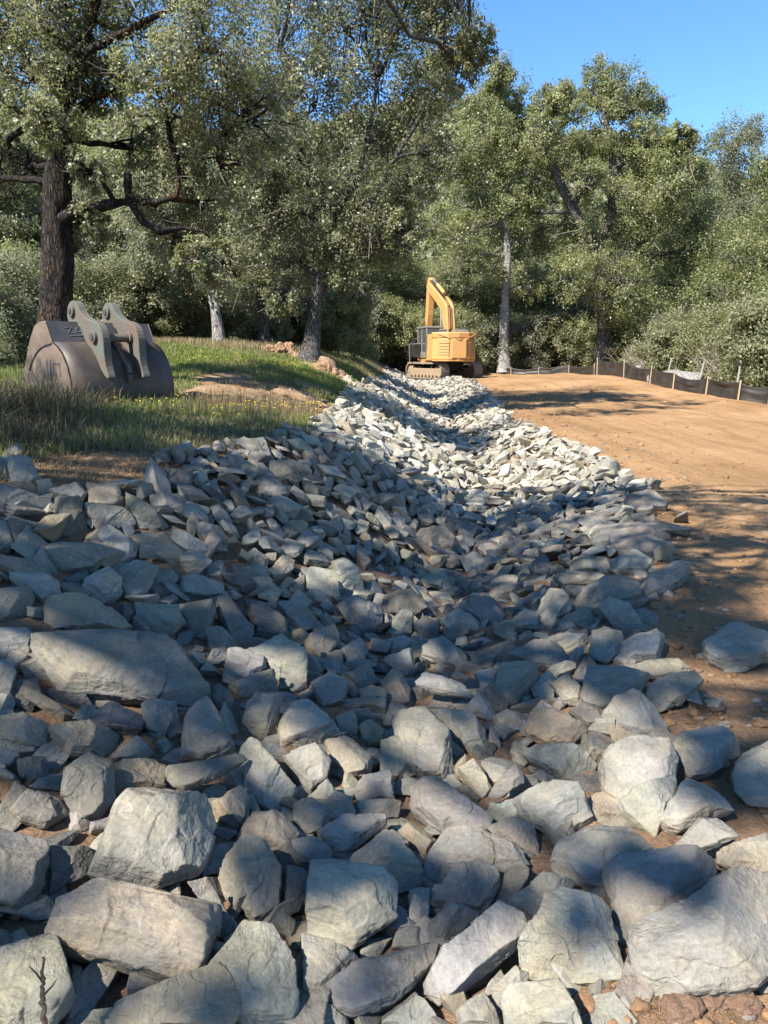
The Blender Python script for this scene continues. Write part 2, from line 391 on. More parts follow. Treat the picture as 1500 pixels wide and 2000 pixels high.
DIRT_PATCHES = []   # (x, y, rx, ry) bare soil in the lawn
for (u, v, ru, rv, lift) in ((185, 915, 150, 34, 0), (520, 776, 135, 22, 0), (600, 800, 90, 16, 0), (440, 742, 60, 8, 0)):
    p = hit(u, v); DIRT_PATCHES.append((p[0], p[1], ru * p[1] / F_PX, max(.5, rv * p[1] / F_PX * p[1] / 1.0)))
def bare(x, y):
    b = np.zeros_like(x)
    for (px, py, rx, ry) in DIRT_PATCHES: b = np.maximum(b, 1 - sm(0.7, 1.15, np.sqrt(((x - px) / rx) ** 2 + ((y - py) / ry) ** 2)))
    return b
def mask(V):
    x, y = V[:, 0], V[:, 1]; xL, xR = look(T_XL, y), look(T_XR, y)
    nz = 0.25 * noise(V * np.array([1.5, 1.5, 0]), 9)
    ditch = sm(-0.25, 0.25, x - xL + nz * .6) * (1 - sm(-0.15, 0.35, x - xR + nz))
    near = (1 - sm(3.2, 6.5, y + nz * 3 - (x - 2.0) * 0.6)) * 0.7
    dirt = np.maximum(np.maximum(ditch, near), np.zeros_like(x))
    lawn = sm(0.1, 0.7, xL - x + nz) * (1 - 0.9 * bare(x, y))
    wild = np.maximum(sm(13.5, 16, x + nz * 2), sm(56, 60, y + nz * 4))
    return {'mask': ('FLOAT_COLOR', np.stack([np.maximum(dirt, lawn), np.maximum(lawn * (bare(x, y) < .5), wild * .9), 0 * x, 0 * x + 1], 1))}
xs = np.unique(np.concatenate([np.arange(-90, -8, 2.0), np.arange(-8, -4, .2), np.arange(-4, 5, .045), np.arange(5, 16, .2), np.arange(16, 100, 2.0)]).round(3))
ys = np.unique(np.concatenate([np.arange(-40, -2, 2.0), np.arange(-2, 1, .2), np.arange(1, 8, .045), np.arange(8, 16, .1), np.arange(16, 40, .3), np.arange(40, 100, 1.2)]).round(3))
tag(grid_mesh('ground', xs, ys, ground_z, M_GROUND, mask), kind='structure')
hx = np.arange(-420, 421, 6.0); hy = np.arange(64, 620, 6.0)
def hill_z(x, y): return np.where(y < 70, -2.0, ground_z(np.clip(x, -80, 80), np.clip(y, 0, 95), False)) + ridge(x, y) - 0.3
M_HILL = paint('hill_scrub', (0.060, 0.068, 0.032), 0.95, 0, (0.10, 0.09, 0.05), 0.7, 0.05)
tag(grid_mesh('hills', hx, hy, hill_z, M_HILL), kind='structure')

# ------------------------------------------------------------------ rocks: shapes
_ICO = {}
def ico(level):
    if level in _ICO: return _ICO[level]
    if level == 0:
        t = (1 + 5 ** .5) / 2
        V = np.array([(-1,t,0),(1,t,0),(-1,-t,0),(1,-t,0),(0,-1,t),(0,1,t),(0,-1,-t),(0,1,-t),(t,0,-1),(t,0,1),(-t,0,-1),(-t,0,1)], float)
        Fc = np.array([(0,11,5),(0,5,1),(0,1,7),(0,7,10),(0,10,11),(1,5,9),(5,11,4),(11,10,2),(10,7,6),(7,1,8),(3,9,4),(3,4,2),(3,2,6),(3,6,8),(3,8,9),(4,9,5),(2,4,11),(6,2,10),(8,6,7),(9,8,1)])
    else:
        V, Fc = ico(level - 1); E_ = np.concatenate([Fc[:, [0, 1]], Fc[:, [1, 2]], Fc[:, [2, 0]]]); E_.sort(1)
        U, inv = np.unique(E_, axis=0, return_inverse=True); inv = inv.ravel(); n = len(V); m = len(Fc)
        V = np.concatenate([V, (V[U[:, 0]] + V[U[:, 1]]) / 2])
        a, b, c = n + inv[:m], n + inv[m:2*m], n + inv[2*m:]
        Fc = np.concatenate([np.stack([Fc[:, 0], a, c], 1), np.stack([Fc[:, 1], b, a], 1), np.stack([Fc[:, 2], c, b], 1), np.stack([a, b, c], 1)])
    V = V / np.linalg.norm(V, axis=1)[:, None]; _ICO[level] = (V, Fc); return _ICO[level]

def carve(N, Hh, scale, level, seed, p=60, rough=1.0):
    """star-shaped rock: the soft intersection of half-spaces n.x < h, chipped and roughened"""
    D, Fc = ico(level); D = D * scale; D = D / np.linalg.norm(D, axis=1)[:, None]
    q = np.maximum(D @ N.T / Hh[None, :], 0)
    mx = q.max(1, keepdims=True)
    r = 1.0 / (mx[:, 0] * ((q / mx) ** p).sum(1) ** (1.0 / p))
    V = D * r[:, None]
    s = float(np.mean(scale)); o = seed * 7.31
    k = rough * s
    d = 0.028 * noise(V / s * 1.5 + o, seed) + 0.014 * fbm(V / s * 4.2 + o, seed + 5, 2)
    # ledges: bedding steps along the flat axis
    st = V[:, 2] / s * 6.0 + 1.2 * noise(V / s * 1.4 + o, seed + 9)
    d = d + 0.016 * np.abs(((st % 1.0) - 0.5) * 2) ** 3 * (1 - np.abs(D[:, 2]))
    # flaked scars: shallow steps with a sharp lip
    for q, (fr, am) in enumerate(((1.3, .060), (2.3, .034), (4.6, .016))[:1 + (level >= 4) * 2]):
        f_ = noise(V / s * fr + o * 1.7 + q, seed + 31 + q); d = d - am * sm(.10, .10 + .05 * fr / 1.3, f_)
    if level >= 4: d = d + 0.008 * fbm(V / s * 11 + o, seed + 13, 2)
    if level >= 5: d = d + 0.0055 * fbm(V / s * 30 + o, seed + 17, 2)
    return V + D * (d * k)[:, None], Fc

def random_rock(seed, level, flat=0.55):
    g = np.random.default_rng(seed)
    sc = np.array([1.0, g.uniform(.62, .9), g.uniform(flat * .7, flat * 1.3)])
    n = g.integers(3, 6); N = g.normal(size=(n, 3)); N /= np.linalg.norm(N, axis=1)[:, None]
    N = np.concatenate([N, [[0.08, .05, 1], [-.1, .05, -1]]]); N /= np.linalg.norm(N, axis=1)[:, None]
    Hh = g.uniform(.62, .98, len(N)); Hh[-2:] = g.uniform(.55, .8, 2)
    # keep it bounded
    m = int(g.integers(4, 7)); th = np.arange(m) / m * 2 * np.pi + g.uniform(-.38, .38, m) + g.uniform(0, 6)
    B = np.stack([np.cos(th), np.sin(th), g.uniform(-.45, .45, m)], 1); B /= np.linalg.norm(B, axis=1)[:, None]
    N = np.concatenate([N, B]); Hh = np.concatenate([Hh, g.uniform(.6, .95, m)])
    h2 = Hh  # half-spaces in unit space -> scaled space
    Ns = N / sc; L = np.linalg.norm(Ns, axis=1); Ns /= L[:, None]; h2 = Hh / L
    V, Fc = carve(Ns, h2, sc, level, seed, p=110, rough=.75)
    return V, Fc

def hull2(P):
    P = sorted(map(tuple, P)); 
    def half(pts):
        o = []
        for p in pts:
            while len(o) > 1 and (o[-1][0]-o[-2][0])*(p[1]-o[-2][1]) - (o[-1][1]-o[-2][1])*(p[0]-o[-2][0]) <= 0: o.pop()
            o.append(p)
        return o[:-1]
    return np.array(half(P) + half(P[::-1]))

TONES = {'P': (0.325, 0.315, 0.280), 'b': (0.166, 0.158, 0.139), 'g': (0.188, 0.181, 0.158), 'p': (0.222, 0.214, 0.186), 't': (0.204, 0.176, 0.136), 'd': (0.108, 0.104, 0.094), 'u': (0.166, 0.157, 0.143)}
TONE_WORD = {'P': 'pale', 'b': 'blue-grey', 'g': 'grey', 'p': 'pale', 't': 'tan', 'd': 'dark grey', 'u': 'purplish grey'}

def outline_rock(poly, seed, level, flat=0.52, thick=None, lift=None, tilt=None):
    """a rock whose widest outline follows the photographed one, lying on the ditch bank"""
    g = np.random.default_rng(seed)
    poly = np.array(poly, float); c = (poly.min(0) + poly.max(0)) / 2 * .5 + poly.mean(0) * .5
    wpx, hpx = np.ptp(poly[:, 0]), np.ptp(poly[:, 1])
    P0 = hit(*c); dep = np.linalg.norm(P0 - [0, 0, EYE]); size = math.sqrt(wpx * hpx) * dep / F_PX
    Cc = hit(c[0], c[1], (0.16 * size if lift is None else lift) + 0.02)
    to = np.array([0, 0, EYE]) - Cc; to /= np.linalg.norm(to)
    e = 0.08; gz = lambda dx, dy: ground_z(Cc[0] + dx, Cc[1] + dy, False)[0]
    tn = np.array([-(gz(e, 0) - gz(-e, 0)) / (2 * e), -(gz(0, e) - gz(0, -e)) / (2 * e), 1.0]); tn /= np.linalg.norm(tn)
    n = tn * flat + to * (1 - flat) + g.normal(size=3) * 0.10
    if tilt: n = n + np.array(tilt)
    n /= np.linalg.norm(n)
    e1 = np.cross(n, to if abs(n @ to) < .96 else [0, 0, 1]); e1 = np.cross([0, 1, 0], n) if True else e1
    e1 /= np.linalg.norm(e1); e2 = np.cross(n, e1)
    O = []
    for u, v in poly:
        d = ray(u, v); t = ((Cc - [0, 0, EYE]) @ n) / (d @ n); Q = d * t + [0, 0, EYE] - Cc; O.append((Q @ e1, Q @ e2))
    O = hull2(np.array(O)); O = O * 1.03
    mid = (O.min(0) + O.max(0)) / 2; Cc = Cc + e1 * mid[0] + e2 * mid[1]; O = O - mid
    ext = np.ptp(O, axis=0) / 2; rmin = ext.min(); th = (thick or g.uniform(.42, .62)) * rmin
    N, Hh = [], []
    k = len(O)
    for i in range(k):
        a, b = O[i], O[(i + 1) % k]; m = np.array([b[1] - a[1], a[0] - b[0]]); L = np.linalg.norm(m)
        if L < 1e-6: continue
        m /= L; d = a @ m
        if d <= 0.02 * rmin: continue
        up = R(g.uniform(4, 16) if g.random() < .7 else g.uniform(20, 50)); dn = R(g.uniform(4, 24))
        for al in (up, -dn):
            N.append([m[0] * math.cos(al), m[1] * math.cos(al), math.sin(al)]); Hh.append(d * math.cos(al))
    for q in range(g.integers(2, 4)):       # top facets
        ph = g.uniform(0, 6.28); ti = R(g.uniform(2, 10) if q == 0 else g.uniform(14, 38)); hh = th * (g.uniform(.8, 1.0) if q == 0 else g.uniform(.9, 1.2))
        N.append([math.cos(ph) * math.sin(ti), math.sin(ph) * math.sin(ti), math.cos(ti)]); Hh.append(hh)
    for q in range(2):
        ph = g.uniform(0, 6.28); ti = R(g.uniform(0, 18)); N.append([math.cos(ph) * math.sin(ti), math.sin(ph) * math.sin(ti), -math.cos(ti)]); Hh.append(th * g.uniform(1.0, 1.4))
    sc = np.array([ext[0], ext[1], th])
    for q in range(4):                       # chipped corners
        i = g.integers(k); a, b = O[i], O[(i + 1) % k]; m = (a + b) / 2 if q % 2 else a; L = np.linalg.norm(m)
        al = R(g.uniform(28, 65)); d = np.array([m[0] / L * math.cos(al), m[1] / L * math.cos(al), math.sin(al)])
        N.append(d); Hh.append((L * math.cos(al) + .9 * th * math.sin(al)) * g.uniform(.80, .93))
    N = np.array(N); Hh = np.array(Hh)
    V, Fc = carve(N, Hh, sc, level, seed, p=90, rough=.9)
    Mx = np.stack([e1, e2, n], 1)
    return V, Fc, V @ Mx.T, Cc, sc

def paint_rock(V, sc, tone, g):
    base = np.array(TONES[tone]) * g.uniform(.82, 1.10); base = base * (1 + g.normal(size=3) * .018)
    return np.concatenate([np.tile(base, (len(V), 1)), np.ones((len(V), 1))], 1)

# name for reference | what sets it apart | tone | options | outline in the 1500 x 2000 photo
ROCKS = '''
pale squarish boulder beside the bare soil|at the far left of the ditch top|p||17,893 60,893 84,935 57,958 25,948 15,915
small cut-off boulder at the left frame edge|beside the pale squarish one|g||-25,890 15,893 18,940 -20,945
pointed grey slab below the bare soil|lying across the left edge of the bank|b||-30,935 30,952 102,982 98,1005 25,1010 -30,985
low dark slab in the shade of the bank top|behind an upright dark block|b||85,965 155,942 174,965 160,985 105,978
upright dark block on the left bank|standing with one flat face forward|d|tall|107,972 158,968 175,1035 150,1060 105,1047
||t||168,945 230,950 243,985 225,995 172,987
||b||162,985 240,995 268,1012 260,1037 195,1037 167,1010
leaning dark wedge on the upper left bank|sloping down to the right|b||245,960 280,975 335,1027 320,1037 265,1037 245,995
||u||292,965 350,970 360,987 330,1007 300,987
dark split block at the left edge|leaning beneath the pointed grey slab|d|tall|15,1007 85,1025 82,1040 65,1095 35,1097 12,1025
||b||-25,1022 15,1025 30,1065 20,1080 -25,1084
smooth blue-grey rounded boulder|with a crusty pale right end, near the left edge|b||77,1057 170,1060 200,1065 207,1092 185,1117 120,1117 93,1095
pale leaning kite-shaped slab|tipped up on the left bank|p||190,1035 215,1023 270,1068 268,1087 230,1109 200,1077
long brownish slab with a flat lit top|behind the pale kite-shaped slab|t||250,1040 320,1038 367,1085 360,1100 345,1108 280,1079
||p||310,1037 345,1033 402,1060 412,1090 367,1084
||b||-20,1083 50,1090 130,1138 122,1168 65,1127 -20,1100
ribbed pale boulder near the left edge|half lit above the shaded crusty rock|p||17,1115 50,1105 115,1138 122,1177 90,1184 65,1167 20,1132
sunlit pear-shaped stone on the left bank|with a small brown chip at its foot|p|tall|150,1165 165,1128 210,1105 237,1125 241,1160 220,1180 195,1189
big shaded boulder with a lit shoulder|just right of the pear-shaped stone|g|tall|227,1120 260,1088 310,1105 308,1127 280,1167 250,1192 238,1165
shaded crusty rock cut by the left edge|above a pale cut block|b||-20,1160 60,1150 68,1170 55,1202 -20,1222
long tan loaf-shaped stone|lying right above the huge purplish slab|t||80,1200 95,1170 150,1168 220,1188 264,1215 235,1232 165,1234 90,1222
bright pale slab beside the tan loaf|lit from the left, shaded at right|p||260,1177 350,1183 362,1215 340,1242 300,1232 265,1202
pale cut block at the left edge|just left of the huge purplish slab|p||-20,1225 55,1223 70,1245 60,1277 30,1297 -20,1282
huge purplish slab|largest on the left bank, with a dark broken front face|u|slab|66,1237 165,1230 230,1240 300,1230 347,1250 392,1310 415,1355 412,1378 300,1364 120,1348 83,1310 63,1280
||g||352,1125 380,1120 437,1140 437,1160 400,1169 355,1162
||b||350,1180 415,1170 424,1190 400,1247 365,1252 357,1220
long dark slab tipping towards the ditch floor|right of the bright pale slab|b||420,1170 450,1165 497,1225 494,1260 465,1267 425,1205
||d||475,1170 520,1178 562,1215 562,1252 495,1249 480,1200
||b||542,1173 585,1178 632,1215 590,1239 558,1220
broad smooth grey stone mid-ditch|shaded, shaped like a rounded square|g||658,1182 700,1163 752,1190 747,1230 710,1247 678,1215
||t||593,1250 655,1220 664,1255 630,1287 600,1267
||g||663,1270 700,1243 719,1270 710,1297 680,1302
||b||400,1225 435,1223 467,1260 435,1297 408,1260
||g|tall|473,1090 495,1068 527,1090 520,1117 490,1117
||t||518,1120 550,1085 579,1092 570,1119 540,1142
||d||430,1117 475,1118 504,1145 490,1164 450,1142
||g||483,1130 520,1123 549,1155 540,1182 505,1167
||b||583,1105 630,1118 672,1140 677,1160 645,1162 600,1132
pale flat-faced slab with a dark crack beside it|on the shaded left bank|p||635,1100 670,1090 702,1110 717,1162 675,1157 643,1125
||g||378,1022 430,1028 454,1060 447,1077 410,1079 385,1045
||t||343,945 370,943 407,975 412,1000 380,992 350,965
dark triangular boulder at the ditch top|just right of the bare brown soil|b||268,950 310,910 329,917 322,957 280,959
dark brown slab at the ditch top|right of the dark triangular boulder|d||312,957 340,913 377,922 377,950 345,964
||b||490,945 530,925 567,957 562,977 505,982
||g||510,975 545,963 592,990 577,1012 530,1004
||b||518,900 565,900 592,940 560,947 525,929
long blue-grey slab pointing down the left bank|among smaller shaded stones|b||608,970 690,1003 692,1022 650,1012 610,990
||g||423,900 460,883 487,915 475,922 425,919
||b||478,865 515,858 532,885 505,892
||t||538,1045 570,1013 602,1020 597,1045 560,1062
elongated sunlit slab at the right rim|lying on bare brown dirt at the ditch edge|g|flat|1250,1137 1300,1108 1345,1093 1349,1110 1300,1157 1250,1167
||g||1168,1185 1190,1165 1230,1178 1257,1220 1250,1242 1200,1227
grey upright stone with a shaded notch|beside the bright white one at the rim|g|tall|1155,1230 1180,1223 1215,1233 1222,1270 1190,1307 1150,1297
bright whitish stone with a sharp right corner|at the right rim beside brown dirt|p||1210,1255 1240,1243 1295,1225 1299,1250 1284,1297 1212,1294
lone blue-grey boulder on the brown dirt|apart from the others at the right edge|b||1368,1255 1400,1230 1460,1210 1512,1220 1512,1287 1450,1314 1415,1314 1380,1292
||g||1073,1335 1110,1310 1139,1350 1132,1382 1100,1374
wide shaded block with a flat face|below the bright whitish stone|b||1130,1372 1150,1300 1210,1303 1272,1320 1252,1357 1200,1382 1165,1392
long low shaded slab near the right rim|behind the lit loaf-like stone|b|flat|1210,1300 1250,1288 1325,1285 1352,1305 1347,1322 1280,1327
lit loaf-like stone at the right rim|half in sun above dry roots|g||1263,1340 1295,1320 1350,1318 1372,1337 1330,1377 1290,1392 1263,1365
broad dark triangular boulder at the right rim|with a ridge down its middle|b||1168,1400 1200,1368 1250,1348 1287,1385 1307,1430 1295,1444 1230,1437 1183,1420
rounded cobble with a brown cap|left of the dark triangular boulder|t||1025,1425 1040,1398 1090,1390 1142,1412 1147,1430 1120,1459 1070,1459 1033,1445
||g||1033,1393 1060,1368 1097,1390 1050,1402
crusty grey block with a broken face|under the rounded cobble|g||1013,1470 1050,1455 1120,1460 1172,1485 1152,1527 1100,1527 1058,1500
huge smooth pale boulder with a dished top|standing tallest near the right rim|p|big|1163,1500 1185,1468 1250,1438 1307,1443 1324,1480 1322,1527 1280,1542 1200,1572 1173,1540
bright lower slab under the huge pale boulder|sunlit, pointing down|p||1203,1575 1230,1543 1320,1513 1322,1545 1287,1602 1280,1637 1213,1590
flat smooth boulder on sunlit dirt|right of the huge pale boulder|g|flat|1310,1460 1325,1433 1420,1426 1445,1475 1395,1507 1350,1514
boulder cut by the right edge|grey and rounded, on sunlit brown dirt|g||1428,1515 1450,1473 1512,1438 1512,1577 1460,1569 1433,1545
wide pale triangular slab on dirt|right of a deep black gap|p|flat|1283,1605 1345,1513 1362,1528 1412,1543 1437,1580 1390,1597 1330,1622
thin overhanging flagstone|grey, jutting over a black shadow at the right|g|thin|1318,1650 1365,1598 1450,1580 1477,1600 1467,1625 1440,1637 1365,1659
||g||1398,1665 1490,1633 1512,1623 1512,1712 1440,1712 1403,1685
smooth rounded grey mound of a boulder|behind the tall pale slab with a shaded top|g||1003,1565 1050,1540 1140,1548 1157,1590 1090,1634 1045,1617 1008,1590
||t||1138,1550 1175,1543 1217,1575 1247,1607 1165,1597
tall pale slab with a shaded top|behind the flat triangular boulder|g||1088,1645 1145,1610 1227,1615 1287,1672 1282,1684 1200,1687 1175,1742 1068,1712
flat triangular blue-grey boulder|overlapping a bigger slab at lower right|b|flat|1173,1700 1220,1683 1390,1673 1401,1700 1352,1762 1280,1812 1213,1814 1193,1770
largest grey slab at the lower right corner|on dry roots and brown dirt|g|flat|1223,1820 1295,1808 1355,1758 1440,1708 1522,1708 1522,1892 1470,1927 1350,1937 1238,1932 1228,1880
big pale trapezoid boulder|casting a black shadow on its right side|p|big|1013,1845 1068,1750 1110,1738 1170,1753 1192,1780 1224,1895 1222,1912 1100,1917 1018,1909
pale boulder behind the trapezoid one|mostly hidden, smooth and sunlit|p||988,1765 1060,1708 1132,1718 1080,1757 1045,1807
long lumpy grey boulder lying diagonally|at bottom centre|g||828,1920 865,1848 970,1763 1022,1788 1032,1820 1010,1852 950,1882 905,1942 855,1969 830,1945
||b||823,1820 875,1753 942,1785 920,1807 860,1857
egg-shaped shaded stone|above the long diagonal boulder|b||833,1770 885,1693 940,1678 972,1695 979,1730 945,1787 915,1777 848,1760
long shaded ridge-backed boulder|lying left of the smooth rounded mound|g||833,1665 875,1618 925,1610 1015,1653 1039,1690 1020,1707 980,1707 950,1682 850,1732 823,1700
||g||948,1615 1010,1595 1042,1610 1057,1675 1030,1667 970,1637
||t||778,1625 805,1605 842,1630 857,1645 830,1677
pale triangular slab with a crisp ridge|behind the square pale block|p||673,1680 750,1618 782,1640 834,1715 815,1732 780,1729 690,1692
purplish dark low slab|in the shade right of centre|u|flat|798,1535 850,1528 967,1600 962,1617 870,1632 803,1580
sunlit finger-shaped stone|striped, beside a thin leaning wedge|p|tall|893,1495 925,1480 942,1500 962,1540 940,1567 920,1542
thin leaning wedge of slate|propped with its point up|b|thin|935,1567 1010,1488 1026,1525 975,1557
tall rounded grey slab|shaded, standing like a tombstone in mid-ditch|g|big|763,1410 795,1388 840,1385 877,1420 892,1510 870,1522 825,1522 788,1480
leaning slab right of the tombstone one|grey, long, tapering downward|g||853,1385 900,1385 952,1425 957,1470 925,1477 888,1450
||b||743,1450 780,1440 814,1470 812,1500 785,1527 743,1517
||t|tall|743,1335 775,1298 804,1345 807,1380 780,1392 743,1382
bright flat oval flagstone|balanced level in mid-ditch|p|thin|800,1320 830,1315 915,1333 934,1350 925,1364 870,1357 813,1342
bright white stone in mid-ditch|just above the oval flagstone|p||746,1290 805,1268 812,1310 795,1322 770,1302
||b||825,1265 860,1245 912,1280 924,1305 895,1312 865,1297 823,1285
boot-shaped grey stone|bending down to the left, right of the oval flagstone|b||958,1380 980,1303 1050,1295 1052,1320 1020,1347 1005,1382 995,1389
||u||923,1315 975,1303 967,1350 940,1352
nearly black grooved wedge|lying flat in mid-ditch|d||915,1275 1010,1255 1012,1275 965,1307 925,1302
||b||983,1290 1050,1253 1090,1258 1119,1285 1090,1312 1025,1302
||p|tall|908,1385 942,1348 969,1395 960,1412 925,1397
||t||960,1400 990,1383 1032,1395 1020,1422 970,1427
||b||883,1185 915,1170 970,1173 989,1205 970,1232 935,1217
||g||858,1207 895,1190 942,1215 937,1242 875,1232
||b||983,1225 1025,1190 1062,1207 1050,1232 1000,1239
||b||1043,1200 1070,1148 1100,1153 1122,1180 1095,1222 1070,1242 1058,1225
long blue-grey boulder in the shade|lying across the right slope above the notched stone|b|big|1108,1175 1150,1143 1242,1118 1252,1160 1230,1177 1130,1197
||b||953,1155 965,1123 1017,1128 1012,1167 960,1177
||g||1098,1205 1140,1185 1167,1210 1150,1227 1110,1224
||d||748,1160 800,1153 834,1195 805,1212 748,1199
||b||746,1245 780,1188 809,1195 805,1237 775,1252
||d||803,1220 830,1203 859,1220 855,1247 825,1257
||g||748,1250 790,1240 819,1255 805,1272 765,1282
||b||1078,1130 1110,1113 1165,1118 1197,1130 1175,1147 1100,1152
||g||813,1140 855,1110 887,1140 875,1157 825,1147
||g||1025,1520 1055,1505 1092,1520 1092,1542 1040,1547
||d||1105,1385 1140,1380 1177,1405 1182,1425 1145,1422
upright egg-topped stone|small, just under the huge purplish slab|g|tall|275,1375 295,1363 345,1370 352,1430 320,1444 283,1425
large faceted standing stone|with a white-chipped ridge, under the huge slab's right end|b|big|350,1465 360,1403 400,1368 432,1395 459,1455 450,1477 395,1492 353,1479
tall flat-faced bluish slab|leaning upright right of the faceted standing stone|b|tall|463,1440 480,1373 500,1350 554,1355 532,1462 515,1464
big pale cracked wedge|sunlit, split along its upper side|p||538,1425 565,1373 600,1365 662,1425 664,1437 590,1467 545,1457
brown-capped boulder beside the cracked wedge|reddish stain on top|t||633,1450 680,1443 729,1480 722,1512 675,1522 643,1490
||t|tall|653,1400 690,1385 702,1415 697,1450 665,1447
folded pale stone with a bright left facet|right of the tall pointed shard|p|tall|548,1475 615,1448 647,1485 637,1532 595,1559 573,1520
tall pointed shard|pale pyramid with one shaded side|p|peak|465,1470 487,1445 507,1455 582,1540 557,1582 535,1599 485,1572 476,1530
thin blade-like flagstone|dark, propped over a black hollow|d|thin|323,1500 470,1473 487,1480 410,1527 360,1547 325,1532
||t||223,1490 300,1483 322,1495 324,1537 280,1547 225,1557
dark blue boulder with a pointed top|shaded, above a small faceted stone|b|big|128,1495 170,1468 222,1490 226,1560 200,1597 145,1602 118,1550
small faceted stone in shaded soil|by the foot of the dark blue boulder|b||20,1580 45,1548 90,1548 139,1570 137,1592 85,1619 38,1602
brown earthy slab with a white edge line|under the huge purplish slab|t|flat|93,1420 215,1410 239,1425 237,1452 205,1477 138,1467
||t||-20,1395 45,1388 97,1415 89,1462 45,1467 -20,1452
||d||33,1485 90,1473 97,1520 60,1532 35,1512
||b||-20,1450 42,1477 10,1507 -20,1502
||d|flat|160,1395 220,1383 282,1400 277,1424 163,1412
||t||213,1480 265,1438 302,1475 280,1487 225,1487
||p||305,1450 325,1440 342,1460 320,1477
giant grey boulder with a ridge|the biggest in the left foreground, one face lit|g|giant|213,1640 220,1580 243,1553 280,1540 340,1543 402,1553 432,1610 407,1670 387,1707 300,1742 270,1722 170,1707
||t||413,1565 470,1533 489,1560 487,1597 465,1622 433,1602
pinkish tan wedge|behind the upright ribbed boulder|t||463,1635 490,1588 550,1593 587,1630 565,1672 520,1652
upright ribbed grey boulder|standing left of a deep black shadow|g|peak|428,1715 438,1665 485,1633 522,1650 554,1695 549,1772 500,1807 443,1757
||g||573,1570 610,1560 652,1577 647,1624 595,1632 573,1600
little pyramid-like grey stone|beside the folded pale stone's foot|g|peak|600,1557 640,1520 674,1570 645,1577
pale slab with a dark undercut front|above the pale triangular slab|p||618,1625 665,1595 752,1593 754,1612 670,1677 643,1667
||g||688,1545 710,1513 767,1500 772,1562 700,1567
||t||690,1565 802,1558 802,1597 693,1599
square pale block|bright flat top with sharp corners, lower centre|p|big|608,1690 680,1690 752,1698 779,1720 777,1792 685,1854 595,1827 598,1740
blue-grey block below the square pale one|leaning against its front|b||588,1830 690,1853 704,1872 652,1917 640,1962 588,1967
dark layered slab near the bottom|between the square block and the diagonal boulder|b||633,1925 700,1873 780,1853 857,1848 852,1882 770,1962 690,1987 638,1972
||b||588,1975 650,1960 702,2012 588,2012
crumbly small grey rock|wedged above the square pale block's left corner|g||568,1640 610,1630 650,1665 642,1687 600,1692 573,1672
||d||548,1695 600,1703 599,1772 558,1782
giant humped tan boulder|with a flaked broken front, lower left|t|giant|90,1820 123,1725 165,1708 220,1718 345,1768 432,1768 427,1822 397,1902 360,1917 260,1882 113,1842
||g||378,1765 420,1738 464,1810 430,1832 388,1790
bright pale slab at the lower left corner|behind a bare upright twig|p|flat|-20,1855 95,1823 107,1830 149,1945 132,1972 95,2012 -20,2012
||b||128,1875 160,1888 164,1937 145,1947
wide tan boulder cut by the bottom edge|rising to a point on the right|t|big|166,2012 210,1963 280,1933 350,1933 455,1876 487,1915 482,1967 450,2012
||g||250,1895 280,1890 347,1925 330,1937 248,1942
tall ribbed boulder with a lit face|right of the wide tan one at the bottom|g|big|403,1895 475,1803 530,1808 582,1895 582,1977 565,2012 465,2012 483,1910
||t||530,1800 555,1773 577,1800 572,1832 538,1820
big shaded boulder cut by the left edge|dark front, lit upper rim|g|big|-20,1610 95,1638 99,1690 77,1752 40,1787 -20,1762
||d||93,1660 197,1653 174,1707 93,1752
||b||175,1605 215,1595 217,1622 178,1624
white-edged tall boulder cut by the bottom edge|below the big pale trapezoid boulder|p|big|978,1945 1000,1923 1090,1906 1132,1975 1142,2012 983,2012
||p||943,1945 1010,1883 1042,1910 990,1947
||b||888,1970 945,1938 992,2012 893,2012
||g||748,1985 810,1938 852,1980 847,2012 748,2012
||b||773,1820 795,1805 827,1820 827,1852 763,1852
||g||798,1735 842,1733 837,1812 798,1812
overhanging pale shelf stone|left of mid-ditch, above the tall bluish slab|p|thin|435,1325 445,1268 470,1265 542,1290 485,1327 450,1332
large pale boulder with a chipped corner|behind the overhanging shelf stone|p|big|478,1270 540,1243 599,1280 599,1342 570,1352 525,1307
||g||598,1280 630,1278 639,1310 610,1334
||g|tall|673,1315 720,1293 742,1335 700,1362
||t||698,1350 725,1338 757,1350 754,1397 710,1382
||b||603,1340 645,1313 682,1335 672,1377 630,1387
||b||443,1340 535,1313 542,1350 470,1367
||d||408,1320 445,1348 472,1390 460,1437 435,1387 413,1360
||t||698,1420 720,1408 754,1425 747,1457 710,1462
||g||-20,1290 20,1288 32,1320 20,1367 -20,1377
round-backed grey boulder with brown top|upper middle of the shaded ditch floor|t||793,1065 820,1033 860,1030 897,1060 880,1082 820,1077
crusty pale round stone on the ditch floor|a single bright lump in the shade|p||895,1095 925,1078 962,1095 952,1122 910,1117
||d|peak|1038,1100 1065,1083 1087,1115 1075,1132 1045,1122
brownish-topped boulder at the right rim|above the elongated sunlit slab|t||1198,1065 1260,1043 1317,1060 1322,1077 1275,1102 1215,1092
||b|flat|1153,1045 1200,1033 1300,1023 1317,1040 1250,1057 1175,1062
||b||1213,975 1270,960 1307,980 1302,997 1230,997
grooved grey boulder on the right rim|at the border of the bright sunlit stones|g||1123,930 1195,888 1202,910 1187,937 1140,947
||b||1108,1100 1120,1088 1190,1093 1197,1120 1115,1117
||b||965,1000 1010,993 1007,1047 975,1047
||g||718,980 765,1003 787,1020 775,1032 730,1000
||g||1190,1095 1240,1078 1277,1100 1267,1122 1200,1117
'''
